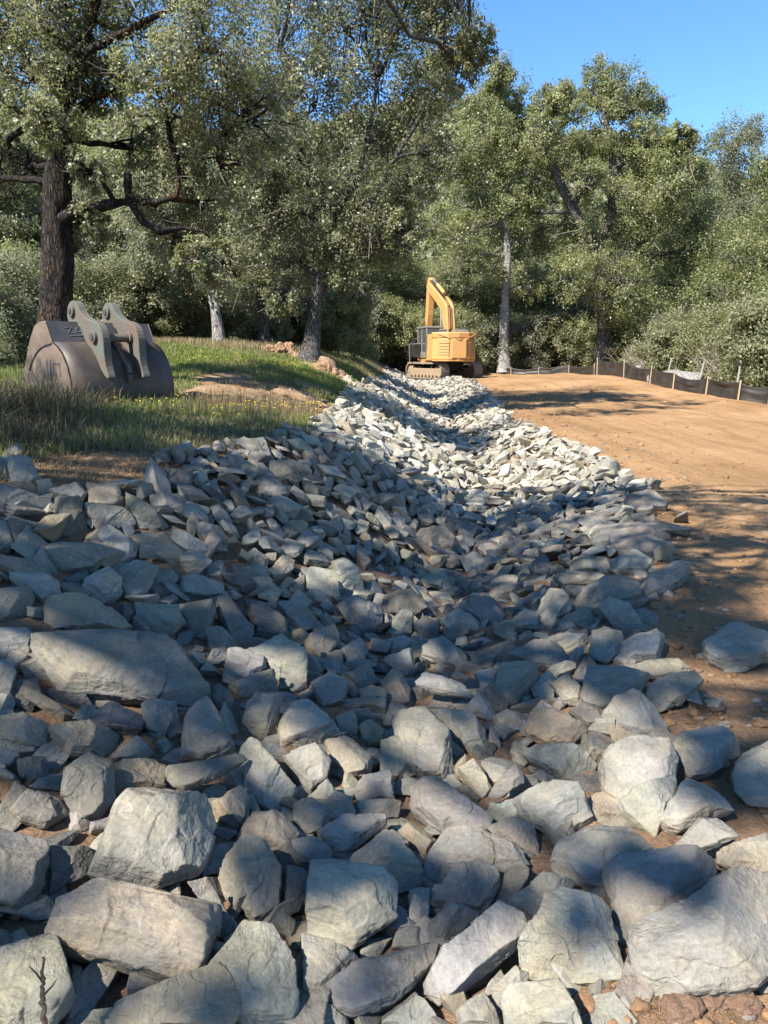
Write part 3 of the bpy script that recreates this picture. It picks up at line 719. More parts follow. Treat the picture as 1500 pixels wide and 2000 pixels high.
FLAG = {'flat': dict(flat=.72, thick=.42), 'thin': dict(flat=.62, thick=.26, lift=.10), 'tall': dict(flat=.30), 'slab': dict(flat=.60, thick=.46, lift=.12),
        'big': dict(flat=.45, lift=.08), 'giant': dict(flat=.42, lift=.12, thick=.55), 'peak': dict(flat=.34, thick=.6), '': {}}
hand = []
for k, line in enumerate(x for x in ROCKS.strip().split('\n')):
    ref, extra, tone, fl, ps = line.split('|')
    poly = [tuple(map(float, p.split(','))) for p in ps.split()]
    hand.append(dict(ref=ref, extra=extra, tone=tone, fl=fl, poly=np.array(poly), c=np.mean(poly, axis=0), k=k))

def shape_word(sc):
    a, b = sorted(sc[:2])[::-1]
    return 'long' if a > 1.75 * b else ('flat' if sc[2] < .42 * b else ('blocky' if sc[2] > .55 * b else 'angular'))

rock_objs = []
for hd in hand:
    poly = hd['poly']; px = math.sqrt(np.ptp(poly[:, 0]) * np.ptp(poly[:, 1]))
    lv = 6 if px > 190 else (5 if px > 62 else 4)
    Vl, Fc, Vw, Cc, sc = outline_rock(poly, 100 + hd['k'], lv, **FLAG[hd['fl']])
    g = np.random.default_rng(900 + hd['k'])
    lc = Vl + g.uniform(-50, 50, 3)
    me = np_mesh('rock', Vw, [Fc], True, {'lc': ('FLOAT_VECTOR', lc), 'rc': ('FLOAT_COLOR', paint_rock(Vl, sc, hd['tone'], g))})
    o = link('boulder' if px > 85 else 'rock', me, M_ROCK, None, Cc)
    hd['o'] = o; hd['shape'] = shape_word(sc); hd['px'] = px
    rock_objs.append(o)

# fillers: small stones between the traced ones, then the whole length of the ditch
def inside(poly, u, v):
    x, y = poly[:, 0], poly[:, 1]; x2, y2 = np.roll(x, -1), np.roll(y, -1)
    with np.errstate(divide='ignore', invalid='ignore'):
        c = ((y > v) != (y2 > v)) & (u < (x2 - x) * (v - y) / (y2 - y) + x)
    return c.sum() % 2 == 1

fill = []
cell = {}
def try_rock(x, y, s, dz, dmin):
    key = (int(x / .5), int(y / .5))
    for i in range(-1, 2):
        for j in range(-1, 2):
            for (qx, qy, qs, qd) in cell.get((key[0] + i, key[1] + j), ()):
                if abs(qd - dz) < .05 and (qx - x) ** 2 + (qy - y) ** 2 < (dmin * (s + qs) / 2) ** 2: return False
    cell.setdefault(key, []).append((x, y, s, dz)); fill.append((x, y, s, dz)); return True

HB = [(hd['poly'], hd['poly'].min(0), hd['poly'].max(0)) for hd in hand]
def covered(u, v, grow=0):
    for p, a, b in HB:
        if a[0] <= u <= b[0] and a[1] <= v <= b[1] and inside(p, u, v): return True
    return False
for ring in range(2):
    ys_ = 1.3 + (58 - 1.3) * rng.random(42000) ** 1.7; xl_, xr_ = look(T_XL, ys_), look(T_XR, ys_); xs_ = rng.uniform(xl_ - .2, xr_ + .2)
    nz_ = .12 * noise(np.stack([xs_ * 2, ys_ * 2, 0 * xs_], 1), 21); ok_ = (xs_ > xl_ - .12 + nz_) & (xs_ < xr_ + .02 + nz_); ys_, xs_ = ys_[ok_], xs_[ok_]
    us_, vs_, _d = to_px(np.stack([xs_, ys_, ground_z(xs_, ys_, False)], 1))
    for x, y, u, v in zip(xs_, ys_, us_, vs_):
        if y < 9.6:
            if covered(u, v): continue
            if (60 < u < 300 and v < 962) or (u < 400 and v < 893): continue
            big = (v < 1110) and ring == 0
            s = rng.uniform(.15, .28) if big else rng.uniform(.11, .25)
            if 60 < u < 440 and 1370 < v < 1720 and rng.random() < .6: continue     # the bare brown hollow
            if v > 1380 and u > 1240: continue
            try_rock(x, y, s, (.04 if big else -.02) + ring * .03, .60 if big else .62)
        else:
            s = rng.uniform(.14, .30) * (1.5 if rng.random() < .07 else 1); try_rock(x, y, s, ring * .11, .60 if ring == 0 else 1.0)
for (u, v, s) in ((20, 905, .24), (870, 742, .3), (645, 838, .25), (610, 835, .22), (690, 820, .26), (1275, 955, .3), (1330, 1020, .22), (1395, 1385, .10), (1290, 1460, .12), (1270, 1290, .06), (1385, 1140, .05)):
    p = hit(u, v); fill.append((p[0], p[1], s, 0.02))

PROTO = {lv: [random_rock(40 + i, lv, .30 + .36 * ((i * 7) % 10) / 10) for i in range(22)] for lv in (4, 5)}
def shard(seed):
    """a plain angular chip for the far stones"""
    g = np.random.default_rng(seed); V = random_rock(seed, 4, g.uniform(.3, .65))[0]
    D = g.normal(size=(17, 3)); D /= np.linalg.norm(D, axis=1)[:, None]; P = V[np.unique((V @ D.T).argmax(0))]
    b = bmesh.new(); [b.verts.new(q) for q in P]; bmesh.ops.convex_hull(b, input=b.verts)
    bmesh.ops.delete(b, geom=[v for v in b.verts if not v.link_faces], context='VERTS'); b.verts.index_update()
    bmesh.ops.recalc_face_normals(b, faces=b.faces)
    V2 = np.array([v.co[:] for v in b.verts]); F2 = np.array([[v.index for v in f.verts] for f in b.faces]); b.free(); return V2, F2
PROTO[2] = [shard(140 + i) for i in range(22)]
PMESH = {}
def fill_xf(x, y, s, dz, g):
    e = .15; zz = ground_z(np.array([x, x + e, x - e, x, x]), np.array([y, y, y, y + e, y - e]), False)
    n = Vector((-(zz[1] - zz[2]) / (2 * e), -(zz[3] - zz[4]) / (2 * e), 1)).normalized()
    n = (n + Vector(g.normal(size=3)) * .36).normalized()
    q = n.to_track_quat('Z', 'Y').to_matrix() @ Matrix.Rotation(g.uniform(0, 6.28), 3, 'Z')
    sc = s * .5 * np.array([g.uniform(1.0, 1.4), g.uniform(.8, 1.15), g.uniform(.75, 1.2)])
    return zz[0] + dz + .12 * s, q, sc
info = []
for (x, y, s, dz) in fill:
    g = np.random.default_rng(int(abs(x * 7919 + y * 104729) * 10) % 2**31)
    z, q, sc = fill_xf(x, y, s, dz, g); u, v, d = to_px(np.array([x, y, z]))
    vis = 0 < u < 1500 and 0 < v < 1990 and not covered(u, v)
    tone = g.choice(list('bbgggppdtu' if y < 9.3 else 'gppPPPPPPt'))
    info.append((s * F_PX / d if vis else 0, x, y, z, q, sc, u, v, tone, g))
info.sort(key=lambda t: -t[0])
N_IND = 300 - len(hand)
LVL = lambda px: 5 if px > 62 else (4 if px > 26 else 2)
for (px, x, y, z, q, sc, u, v, tone, g) in info[:N_IND]:
    k = int(g.integers(22)); lv = LVL(px); key = (k, lv, tone)
    if key not in PMESH:
        Vp, Fp = PROTO[lv][k]
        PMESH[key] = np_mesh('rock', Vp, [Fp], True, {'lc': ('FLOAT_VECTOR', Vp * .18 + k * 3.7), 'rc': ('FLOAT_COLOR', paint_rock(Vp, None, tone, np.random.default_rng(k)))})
    o = link('rock', PMESH[key], M_ROCK, None, (x, y, z))
    o.rotation_euler = q.to_euler(); o.scale = sc
    hand.append(dict(ref='', extra='', tone=tone, o=o, px=px, c=np.array([u, v]), shape=shape_word(sc * np.array([1, .75, .55])), k=0))
    rock_objs.append(o)
AV, AF, AL, AC, nb = [], {3: []}, [], [], 0
for (px, x, y, z, q, sc, u, v, tone, g) in info[N_IND:]:
    k = int(g.integers(22)); Vp, Fp = PROTO[LVL(px)][k]
    V = (Vp * sc) @ np.array(q).T + np.array([x, y, z])
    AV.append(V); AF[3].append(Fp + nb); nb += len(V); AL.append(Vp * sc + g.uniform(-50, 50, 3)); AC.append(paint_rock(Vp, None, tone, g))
SMO = np.concatenate([np.full(len(f), len(f) > 100) for f in AF[3]])
so_ = link('rock_bed', np_mesh('rock_bed', np.concatenate(AV), [np.concatenate(AF[3])], True,
     {'lc': ('FLOAT_VECTOR', np.concatenate(AL)), 'rc': ('FLOAT_COLOR', np.concatenate(AC))}), M_ROCK)
so_.data.polygons.foreach_set('use_smooth', SMO)
tag(so_, 'bed of smaller broken grey stones lining the ditch', 'riprap', kind='stuff')
print('fillers', len(fill), 'px cutoff', info[N_IND][0])

# labels: the traced rocks say what they look like, the small ones say which of those they touch
refs = [hd for hd in hand if hd['ref']]
used = set()
for hd in hand:
    if hd['ref']:
        lab = hd['ref'] + ', ' + hd['extra'] if hd['extra'] else hd['ref']
    else:
        lab = None
        near = sorted(refs, key=lambda r: np.hypot(*(r['c'] - hd['c'])))[:9]
        word = 'small' if hd['px'] < 42 else ('medium' if hd['px'] < 70 else 'large')
        for sp in ((word,), (word, hd['shape'])):
            for rf in near:
                du, dv = hd['c'] - rf['c']; dist = math.hypot(du, dv); side = ('left of' if du < 0 else 'right of') if abs(du) > 1.1 * abs(dv) else ('above' if dv < 0 else 'below')
                far = 'just ' if dist < 110 else ('' if dist < 260 else 'well ')
                short = ' '.join(rf['ref'].split()[:9])
                lab2 = ' '.join(dict.fromkeys(sp)) + f" {TONE_WORD[hd['tone']]} stone {far}{side} the {short}"
                if lab2 not in used and len(lab2.split()) <= 16: lab = lab2; break
            if lab: break
        if lab is None: lab = f"{word} {hd['shape']} {TONE_WORD[hd['tone']]} stone among the shaded ditch stones"
    used.add(lab); hd['o']['label'] = ' '.join(lab.split()[:16])
    hd['o']['category'] = 'rock'; hd['o']['group'] = 'broken stones lining the ditch'

# ------------------------------------------------------------------ big bucket lying on the grass bank
bk = hit(150, 785); b_ang = R(-42)
bucket = empty('excavator_bucket', (0, 0, 0))
tag(bucket, 'large worn steel digging bucket with two lug plates lying on the grass bank', 'digger bucket')
p0 = at(60, 770, 11.2); bucket.location = (p0[0] - .02, p0[1], ground_z(p0[0] + .8, p0[1])[0] - 0.03); bucket.rotation_euler = (0, 0, b_ang)
# profile in (x = away from the mouth, z = up), width along +y
BP = [(.02,.61),(.15,.80),(.28,.97),(.45,1.14),(.62,1.19),(.80,1.20),(.965,.885),(1.09,.83),(1.22,.73),(1.33,.57),(1.40,.38),(1.41,.20),(1.36,.06),(1.24,-.04),(.95,-.08),(.6,-.07),(.28,.02),(.03,.20),(-.04,.40)]
BW = 1.56
def side(y0, y1): return MB().prism(BP, y0, y1)
side(-.03, .0).build('side_plate', M_BUCKETS, bucket, .012)
side(BW, BW + .03).build('side_plate', M_BUCKETS, bucket, .012)
def strip(prof, y0, y1, t):
    """thick sheet following a profile"""
    P = np.array(prof); T = np.gradient(P, axis=0); T /= np.linalg.norm(T, axis=1)[:, None]; Nn = np.stack([-T[:, 1], T[:, 0]], 1)
    inn = P - Nn * t; loop = [tuple(p) for p in P] + [tuple(p) for p in inn[::-1]]; m = MB(); n = len(P)
    for i in range(n - 1):
        m.prism([tuple(P[i]), tuple(P[i+1]), tuple(inn[i+1]), tuple(inn[i])], y0, y1)
    return m
def smooth_prof(prof, k=4):
    P = np.array(prof, float); n = len(P); out = []
    for i in range(n - 1):
        a, b, c, d = P[max(i-1, 0)], P[i], P[i+1], P[min(i+2, n-1)]
        for t in np.arange(k) / k:
            out.append(.5 * ((2*b) + (c - a) * t + (2*a - 5*b + 4*c - d) * t * t + (3*b - a - 3*c + d) * t ** 3))
    return [tuple(p) for p in out] + [tuple(P[-1])]
curve = smooth_prof([(.965,.885),(1.09,.83),(1.22,.73),(1.33,.57),(1.40,.38),(1.41,.20),(1.36,.06),(1.24,-.04),(.95,-.08),(.6,-.07),(.28,.02),(.03,.20)], 4)
def sheet(name, prof, mat, t, y0, y1):
    P = np.array(prof); T = np.gradient(P, axis=0); T /= np.linalg.norm(T, axis=1)[:, None]; Nn = np.stack([-T[:, 1], T[:, 0]], 1)
    I = P + Nn * -t; n = len(P); ny = 9; V = []; 
    ysn = np.linspace(y0, y1, ny)
    for y in ysn: V += [(p[0], y, p[1]) for p in P]
    for y in ysn: V += [(p[0], y, p[1]) for p in I]
    Fq = []
    for j in range(ny - 1):
        for i in range(n - 1):
            a = j*n+i; Fq.append((a, a+1, a+n+1, a+n)); b = ny*n + a; Fq.append((b, b+n, b+n+1, b+1))
    for j in range(ny - 1):
        for i in (0, n-1): a = j*n+i; b = ny*n+a; Fq.append((a, a+n, b+n, b))
    for i in range(n - 1):
        for j in (0, ny-1): a = j*n+i; b = ny*n+a; Fq.append((a, b, b+1, a+1))
    m = MB(); m.add(V, Fq); return m.build(name, mat, bucket, 0, smooth=True)
sheet('shell', curve, M_BUCKET, -.03, -.002, BW + .002)
bp = MB().prism([(.80,1.20),(.965,.885),(.93,.875),(.77,1.18)], .003, BW - .003).build('back_plate', M_BPLATE, bucket)
sheet('top_plate', [(-.04,.40),(.02,.61),(.15,.80),(.28,.97),(.45,1.14),(.62,1.19),(.80,1.20)], M_BUCKET, .03, .003, BW - .003)
MB().prism([(1.02,.14),(1.40,.13),(1.44,.02),(1.36,-.09),(.9,-.12)], -.05, BW + .05).build('wear_strip', M_BUCKETS, bucket, .015)
# chalk scrawl on the dark plate
ck = MB()
def on_plate(y, t): return (.80 + .165 * t + .004, y, 1.20 - .315 * t + .004)
for stroke in ([(.16,.22),(.30,.2),(.20,.62),(.34,.6)], [(.40,.2),(.36,.5),(.50,.5)], [(.48,.25),(.47,.75)], [(.56,.2),(.55,.66)], [(.22,.8),(.5,.78)]):
    ck.tube([on_plate(.10 + .75 * q[0], .15 + .6 * q[1]) for q in stroke], .0035, 4)
ck.build('chalk_mark', M_CHALK, bp)
# weld bead and bars on the near side plate
wl = MB(); wl.tube([(.20 + .76 * s - .0, -.034, .55 + .34 * s + .24 * math.sin(s * 1.9) * (1 - s) ) for s in np.linspace(-.05, 1.0, 14)], .013, 6); wl.build('weld_seam', M_BPLATE, bucket)
br = MB()
for (x, z0, z1) in ((.74,.38,.66),(.85,.36,.66),(.93,.44,.62)): br.box(x, x + .028, -.036, -.029, z0, z1)
br.box(.93, 1.16, -.036, -.029, .60, .628); br.box(1.13, 1.158, -.036, -.029, .44, .60); br.box(.66, 1.10, -.036, -.029, .20, .225)
br.build('side_bar', M_BPLATE, bucket, .006)
EAR = smooth_prof([(.54,1.16),(.50,1.30),(.56,1.44),(.69,1.50),(.82,1.45),(.93,1.32),(1.10,1.23),(1.28,1.20),(1.43,1.12),(1.50,.97),(1.50,.78),(1.52,.58),(1.58,.42),(1.48,.44),(1.36,.56),(1.22,.74),(1.06,.87),(.97,.96),(.90,1.10),(.72,1.16)], 3)
for yy in (.50, 1.04):
    e = MB().prism(EAR, yy - .06, yy + .06).build('lug_plate', M_EAR, bucket, .02)
    MB().tube([(.68, yy - .10, 1.355), (.68, yy + .10, 1.355)], .085, 20).build('pin_boss', M_EAR, e, .012)
    MB().tube([(.68, yy - .115, 1.355), (.68, yy + .115, 1.355)], .046, 16).build('pin', M_BPLATE, e, .006)
    MB().tube([(1.28, yy - .105, .98), (1.28, yy + .105, .98)], .085, 20).build('pin_boss', M_EAR, e, .012)
    MB().tube([(1.28, yy - .12, .98), (1.28, yy + .12, .98)], .05, 16).build('pin', M_BPLATE, e, .006)
MB().tube([(1.28, .54, .97), (1.28, 1.0, .97)], .055, 18).build('cross_tube', M_EAR, bucket, 0, smooth=False)
MB().prism([(.9,1.05),(1.05,1.0),(1.45,.55),(1.40,.45),(1.0,.85)], .80, .87).build('gusset', M_EAR, bucket, .015)
ht = [(1.36 + .10 * math.sin(a) + .03, .82 + .0 * a, .47 + .14 * math.cos(a)) for a in np.linspace(-.3, 3.5, 14)]
MB().tube(ht, .034, 10).build('lifting_eye', M_EAR, bucket, 0, smooth=True)
for yy in np.linspace(.12, BW - .12, 5):
    MB().prism([(-.02,.36),(.10,.62),(-.05,.66),(-.26,.52),(-.28,.46)], yy - .07, yy + .07).build('tooth', M_BUCKET, bucket, .015)

# ------------------------------------------------------------------ excavator
exc = empty('excavator', (3.72, 47.2, ground_z(3.72, 47.2, False)[0] + .02))
tag(exc, 'yellow tracked excavator seen from behind, parked at the far end of the dirt pad', 'excavator')
def sub(name, rz): e = empty(name, (0, 0, 0), rz); e.parent = exc; return e
TR = R(31); HS = R(14)
def rot(parts, a):
    for o in parts: o.rotation_euler = (0, 0, a)
# undercarriage frame: x = right, y = forward
MB().box(-1.0, 1.0, -.75, .75, .42, .95).box(-.6, .6, -.6, .6, .95, 1.06).build('undercarriage', M_BLACK, exc, .03).rotation_euler = (0, 0, TR)
L_, RR = 3.9, .46
def track_loop(rr, n=10):
    a = np.linspace(math.pi / 2, 3 * math.pi / 2, n); y0 = L_ / 2 - RR
    pts = [(-y0 + rr * math.cos(t), RR + rr * math.sin(t)) for t in a] + [(y0 - rr * math.cos(t), RR - rr * math.sin(t)) for t in a]
    return pts
def track(xc):
    m = MB(); o = track_loop(RR); i_ = track_loop(RR - .07); n = len(o)
    # resample the belt into shoes
    P = np.array(o + [o[0]]); s = np.concatenate([[0], np.cumsum(np.linalg.norm(np.diff(P, axis=0), axis=1))]); k = 50
    q = np.stack([np.interp(np.arange(k) / k * s[-1], s, P[:, j]) for j in range(2)], 1)
    cy = np.array([0, RR])
    for j in range(k):
        a, b = q[j], q[(j + 1) % k]; t = b - a; t /= np.linalg.norm(t); nn = np.array([-t[1], t[0]])
        mid = (a + b) / 2; core = np.array([np.clip(mid[0], -L_/2 + RR, L_/2 - RR), RR])
        if nn @ (mid - core) < 0: nn = -nn
        a2 = a + (b - a) * .06; b2 = b - (b - a) * .06
        for (u0, u1, h0, h1, x0, x1) in ((0, 1, -.05, 0, -.31, .31), (.05, .2, 0, .04, -.31, .31), (.6, .75, 0, .025, -.31, .31)):
            c0 = a2 + (b2 - a2) * u0; c1 = a2 + (b2 - a2) * u1
            pr = [c0 + nn * h0, c1 + nn * h0, c1 + nn * h1, c0 + nn * h1]
            m.add([(xc + x0, p[0], p[1]) for p in pr] + [(xc + x1, p[0], p[1]) for p in pr], [(0,1,2,3),(7,6,5,4),(0,4,5,1),(1,5,6,2),(2,6,7,3),(3,7,4,0)])
    t_ = m.build('track', M_TRACK, exc); t_.rotation_euler = (0, 0, TR)
    f = MB(); y0 = L_ / 2 - RR
    f.prismz([(xc-.18, -y0+.1), (xc+.18, -y0+.1), (xc+.18, y0-.1), (xc-.18, y0-.1)], .20, .60)
    f.build('track_frame', M_DUST, t_, .03)
    for y in np.linspace(-y0 + .35, y0 - .35, 7): MB().tube([(xc - .22, y, .17), (xc + .22, y, .17)], .12, 14).build('roller', M_DUST, t_, .01)
    for y in (-y0, y0): MB().tube([(xc - .20, y, RR), (xc + .20, y, RR)], .35, 22).build('sprocket' if y < 0 else 'idler', M_DUST, t_, .03)
    for y in (-.7, .6): MB().tube([(xc - .16, y, .70), (xc + .16, y, .70)], .09, 12).build('carrier_roller', M_BLACK, t_)
    MB().box(xc - .30, xc + .30, -y0 + .25, y0 + .3, RR * 2 + .005, RR * 2 + .045).build('mud_layer', M_DUST, t_, .02)
track(-1.25); track(1.25)
# dozer style front blade arm seen left of the left track is the track itself; upper structure next
H = []
def up(mb, name, mat, parent=None, bevel=.03, **k):
    o = mb.build(name, mat, parent or exc, bevel, **k)
    if parent is None: o.rotation_euler = (0, 0, HS)
    H.append(o); return o
# counterweight plan outline (x right, y forward)
cwp = [(-1.30,-1.55),(-1.34,-1.9),(-1.16,-2.35),(-.62,-2.72),(0,-2.82),(.62,-2.72),(1.16,-2.35),(1.34,-1.9),(1.30,-1.55)]
cw = up(MB().prismz(cwp, 1.02, 1.14, 1.03, (0, -1.8)).prismz([( (x*1.03), -1.8+(y+1.8)*1.03) for x, y in cwp], 1.14, 2.36, .965, (0, -1.8)), 'counterweight', M_YEL, bevel=.05)
up(MB().prismz([(x*1.0, -1.8+(y+1.8)*1.0) for x, y in cwp], 2.37, 2.72, 1.015, (0, -1.8)), 'counterweight_cap', M_YEL, cw, .06)
up(MB().box(-.46, .46, -2.86, -2.60, 1.20, 2.30), 'rear_panel', M_YEL, cw, .05)
ch = MB(); ch.tube([(-1.20, -2.36, 2.62), (-.62, -2.76, 2.40), (0, -2.90, 2.30), (.62, -2.76, 2.40), (1.20, -2.36, 2.62)], .025, 6); up(ch, 'chevron_crease', M_YELD, cw, 0)
for sx in (-1, 1):
    lv = MB()
    for k in range(5):
        z = 1.42 + k * .165
        a, b = (sx * .66, -2.735), (sx * 1.14, -2.40)
        lv.add([(a[0], a[1], z), (b[0], b[1], z), (b[0] - sx*.04, b[1] - .06, z), (a[0] - sx*.03, a[1] - .06, z),
                (a[0], a[1], z + .07), (b[0], b[1], z + .07), (b[0] - sx*.035, b[1] - .05, z + .05), (a[0] - sx*.03, a[1] - .05, z + .05)],
               [(0,1,2,3),(4,7,6,5),(0,4,5,1),(1,5,6,2),(2,6,7,3),(3,7,4,0)])
    up(lv, 'louvre', M_YELD, cw, .008)
    up(MB().add([(sx*.60,-2.775,1.34),(sx*1.17,-2.38,1.34),(sx*1.17,-2.38,2.28),(sx*.60,-2.775,2.28)], [(0,1,2,3)]), 'louvre_recess', M_YELD, cw, 0)
mk_ = MB()
for x in (-.98, -.90, -.80): mk_.add([(x, -2.56 + (x + .9) * -.75, 1.36), (x + .05, -2.60 + (x + .9) * -.75, 1.36), (x + .05, -2.60 + (x + .9) * -.75, 1.42), (x, -2.56 + (x + .9) * -.75, 1.42)], [(0,1,2,3)])
# engine deck and side housings
body = up(MB().box(-1.28, 1.28, -1.56, 1.35, 1.05, 1.22).box(.34, 1.28, -1.56, 1.2, 1.22, 2.25).box(-1.28, .34, -1.56, -.62, 1.22, 2.62).box(.34, 1.28, -1.56, -.5, 2.25, 2.62), 'housing', M_YEL, bevel=.04)
up(MB().prism([(-1.60,1.10),(-.55,1.10),(-.55,1.40),(-1.02,2.45),(-1.60,2.45)], 0, .03), 'side_door', M_YEL, body, .01).location = (0, 0, 0)
sd = H[-1]; sd.rotation_euler = (0, 0, R(90)); sd.location = (-1.285, 0, 0)
up(MB().box(.10, .95, -1.85, -1.1, 2.63, 2.86).box(.18, .85, -1.75, -1.2, 2.86, 2.93), 'engine_hood', M_GREY, body, .04)
up(MB().tube([(.75, -1.3, 2.85), (.75, -1.3, 3.12)], .06, 12), 'exhaust_pipe', M_BLACK, body, 0)
for x in (-.95, -.5): up(MB().tube([(x, -1.5, 2.6), (x, -1.5, 2.85), (x, -.8, 2.85), (x, -.8, 2.6)], .02, 6), 'handrail', M_BLACK, body, 0)
cab = MB()
X0, X1, Y0, Y1 = -1.30, -.30, -.60, 1.20
for (x, y) in ((X0, Y0), (X1, Y0), (X0, Y1), (X1, Y1), (X0, .35)): cab.box(x - .05, x + .05, y - .05, y + .05, 1.22, 2.98)
cab.box(X0 - .05, X1 + .05, Y0 - .05, Y1 + .05, 1.22, 1.60).box(X0 - .05, X1 + .05, Y0 - .05, Y0 + .06, 1.6, 2.55)
cb = up(cab, 'cab', M_GREY, None, .02)
up(MB().box(X0 - .07, X1 + .07, Y0 - .07, Y1 + .08, 2.98, 3.12), 'cab_roof', M_GREY, cb, .05)
up(MB().box(X0 - .02, X0, Y0 + .06, .30, 1.62, 2.96), 'side_window', M_GLASS, cb, 0)
up(MB().box(X0 - .02, X0, .40, Y1 - .05, 1.62, 2.96), 'side_window', M_GLASS, cb, 0)
up(MB().box(X0 + .06, X1 - .06, Y0 - .02, Y0, 2.56, 2.96), 'rear_window', M_GLASS, cb, 0)
up(MB().box(X0 + .06, X1 - .06, Y1, Y1 + .02, 1.5, 2.96), 'front_window', M_GLASS, cb, 0)
up(MB().box(X1, X1 + .02, Y0 + .06, Y1 - .05, 1.62, 2.96), 'side_window', M_GLASS, cb, 0)
up(MB().box(X1 - .2, X1 + .28, Y0 - .1, Y0 + .3, 2.56, 2.97), 'cab_riser', M_GREY, cb, .04)
dr = up(MB().box(-2.02, -1.36, .52, .57, 1.25, 2.05).box(-2.02, -1.96, .5, .59, 1.12, 2.10), 'cab_door', M_BLACK, cb, .03)
up(MB().tube([(-2.05, .55, 1.0), (-2.08, .55, 2.05), (-1.35, .55, 2.1)], .03, 8), 'door_rail', M_CHROME, dr, 0)
up(MB().tube([(-1.36, 1.1, 1.9), (-1.62, 1.15, 2.1), (-1.62, 1.15, 2.45)], .02, 6).box(-1.72, -1.54, 1.12, 1.16, 2.1, 2.45), 'mirror', M_BLACK, cb, 0)
# boom in the vertical plane x = BX
BX = .42
def plate(prof, half): 
    m = MB().prism(prof, -half, half); return m
def boom_part(mb, name, mat, parent=None, bevel=.03):
    # (profile x = forward, z up, y = sideways) -> rotate so that forward is +y
    mb.v = [(BX - y, x, z) for (x, y, z) in mb.v]; return up(mb, name, mat, parent, bevel)
bm_ = boom_part(plate([(-.05,1.55),(.28,1.75),(.62,2.9),(1.12,4.12),(2.2,4.70),(4.05,5.55),(4.32,5.80),(4.22,6.02),(3.9,6.06),(2.0,5.30),(.62,4.66),(.15,4.30),(-.24,2.9),(-.26,1.7)], .27), 'boom', M_YEL)
st = boom_part(plate([(3.76,6.25),(4.10,6.42),(4.36,6.18),(4.50,5.65),(4.76,3.8),(4.78,2.75),(4.48,2.70),(4.16,4.0),(3.94,5.4)], .20), 'stick', M_YEL)
def cyl(a, b, r, name):
    a, b = np.array(a), np.array(b); m_ = a + (b - a) * .58
    c = MB().tube([(a[0], a[2], a[1]), (m_[0], m_[2], m_[1])], r, 12); o = boom_part(c, name, M_YEL, bm_, 0)
    boom_part(MB().tube([(m_[0], m_[2], m_[1]), (b[0], b[2], b[1])], r * .55, 10), 'piston_rod', M_CHROME, o, 0)
for s in (-.33, .33): cyl((.75, 1.6, s), (1.0, 4.25, s), .09, 'boom_cylinder')
cyl((1.3, 5.2, 0), (3.72, 6.3, 0), .11, 'stick_cylinder')
cyl((4.58, 5.6, 0), (5.05, 3.1, 0), .09, 'bucket_cylinder')
for s in (-.2, .1, .2): boom_part(MB().tube([(-.26, s, 2.0), (-.30, s, 3.2), (-.0, s, 4.42), (.7, s, 4.85), (2.1, s, 5.45), (3.7, s, 6.2)], .028, 6), 'hydraulic_hose', M_BLACK, bm_, 0)
boom_part(MB().box(.2, .5, -.26, .26, 4.2, 4.3), 'boom_clamp', M_BLACK, bm_, .01)
boom_part(MB().prism(smooth_prof([(4.45,2.9),(4.85,2.75),(5.1,2.0),(4.9,1.2),(4.2,.75),(3.5,.95),(3.55,1.05),(4.2,1.0),(4.6,1.5),(4.6,2.2)], 3), -.55, .55), 'bucket', M_YELD, None, .02)

# ------------------------------------------------------------------ silt fence along the right side
FP = [(1530,803),(1500,798),(1440,794),(1377,784),(1313,774),(1268,763),(1217,753),(1165,744)]
fence_pts = []
for (u, v), yd in zip(FP, (23.4, 24.6, 25.6, 28.2, 31.4, 35.6, 39.5, 43.5)):
    p = at(u, v, yd); fence_pts.append((p[0], p[1], ground_z(p[0], p[1], False)[0]))
FP2 = [(1160,740),(1110,738),(1052,739),(998,739),(978,739)]
for (u, v), yd in zip(FP2, (46, 49.5, 51, 52, 53)):
    p = at(u, v, yd); fence_pts.append((p[0], p[1], ground_z(p[0], p[1], False)[0]))
fence = empty('silt_fence', fence_pts[2]); tag(fence, 'low black fabric silt fence on wooden stakes along the far edge of the dirt pad', 'fence')
fp = np.array(fence_pts) - np.array(fence_pts[2])
heights = [.60,.60,.60,.62,.66,.72,.84,.88,.7,.48,.46,.45,.45]
for i, p in enumerate(fp):
    hgt = heights[i] * 1.12; ln = np.array([rng.uniform(-.03, .05), rng.uniform(-.03, .03)])
    MB().prismz([(-.022,-.022),(.022,-.022),(.022,.022),(-.022,.022)], -.2, hgt).build('stake', M_STAKE, fence, .004)
    o = bpy.data.objects[-1] if False else fence.children[-1]
    dv = np.array([fence_pts[i][0], fence_pts[i][1]]); dv = dv / np.linalg.norm(dv) * .13; o.location = (p[0] - dv[0], p[1] - dv[1], p[2]); o.rotation_euler = (rng.uniform(-.03, .05), rng.uniform(-.10, .06), 0)
V, Fq, NV = [], [], 14
_a, _b = np.meshgrid(np.arange(4096), np.arange(14), indexing='ij'); WN = (.06 * noise(np.stack([_a.ravel() * .13 + _b.ravel() * .10, _b.ravel() * .42 - _a.ravel() * .03, 0. * _a.ravel()], 1), 71) + .03 * noise(np.stack([_a.ravel() * .4, _b.ravel() * .16, 0. * _a.ravel() + 5], 1), 72)).reshape(4096, 14)
cnt = 0
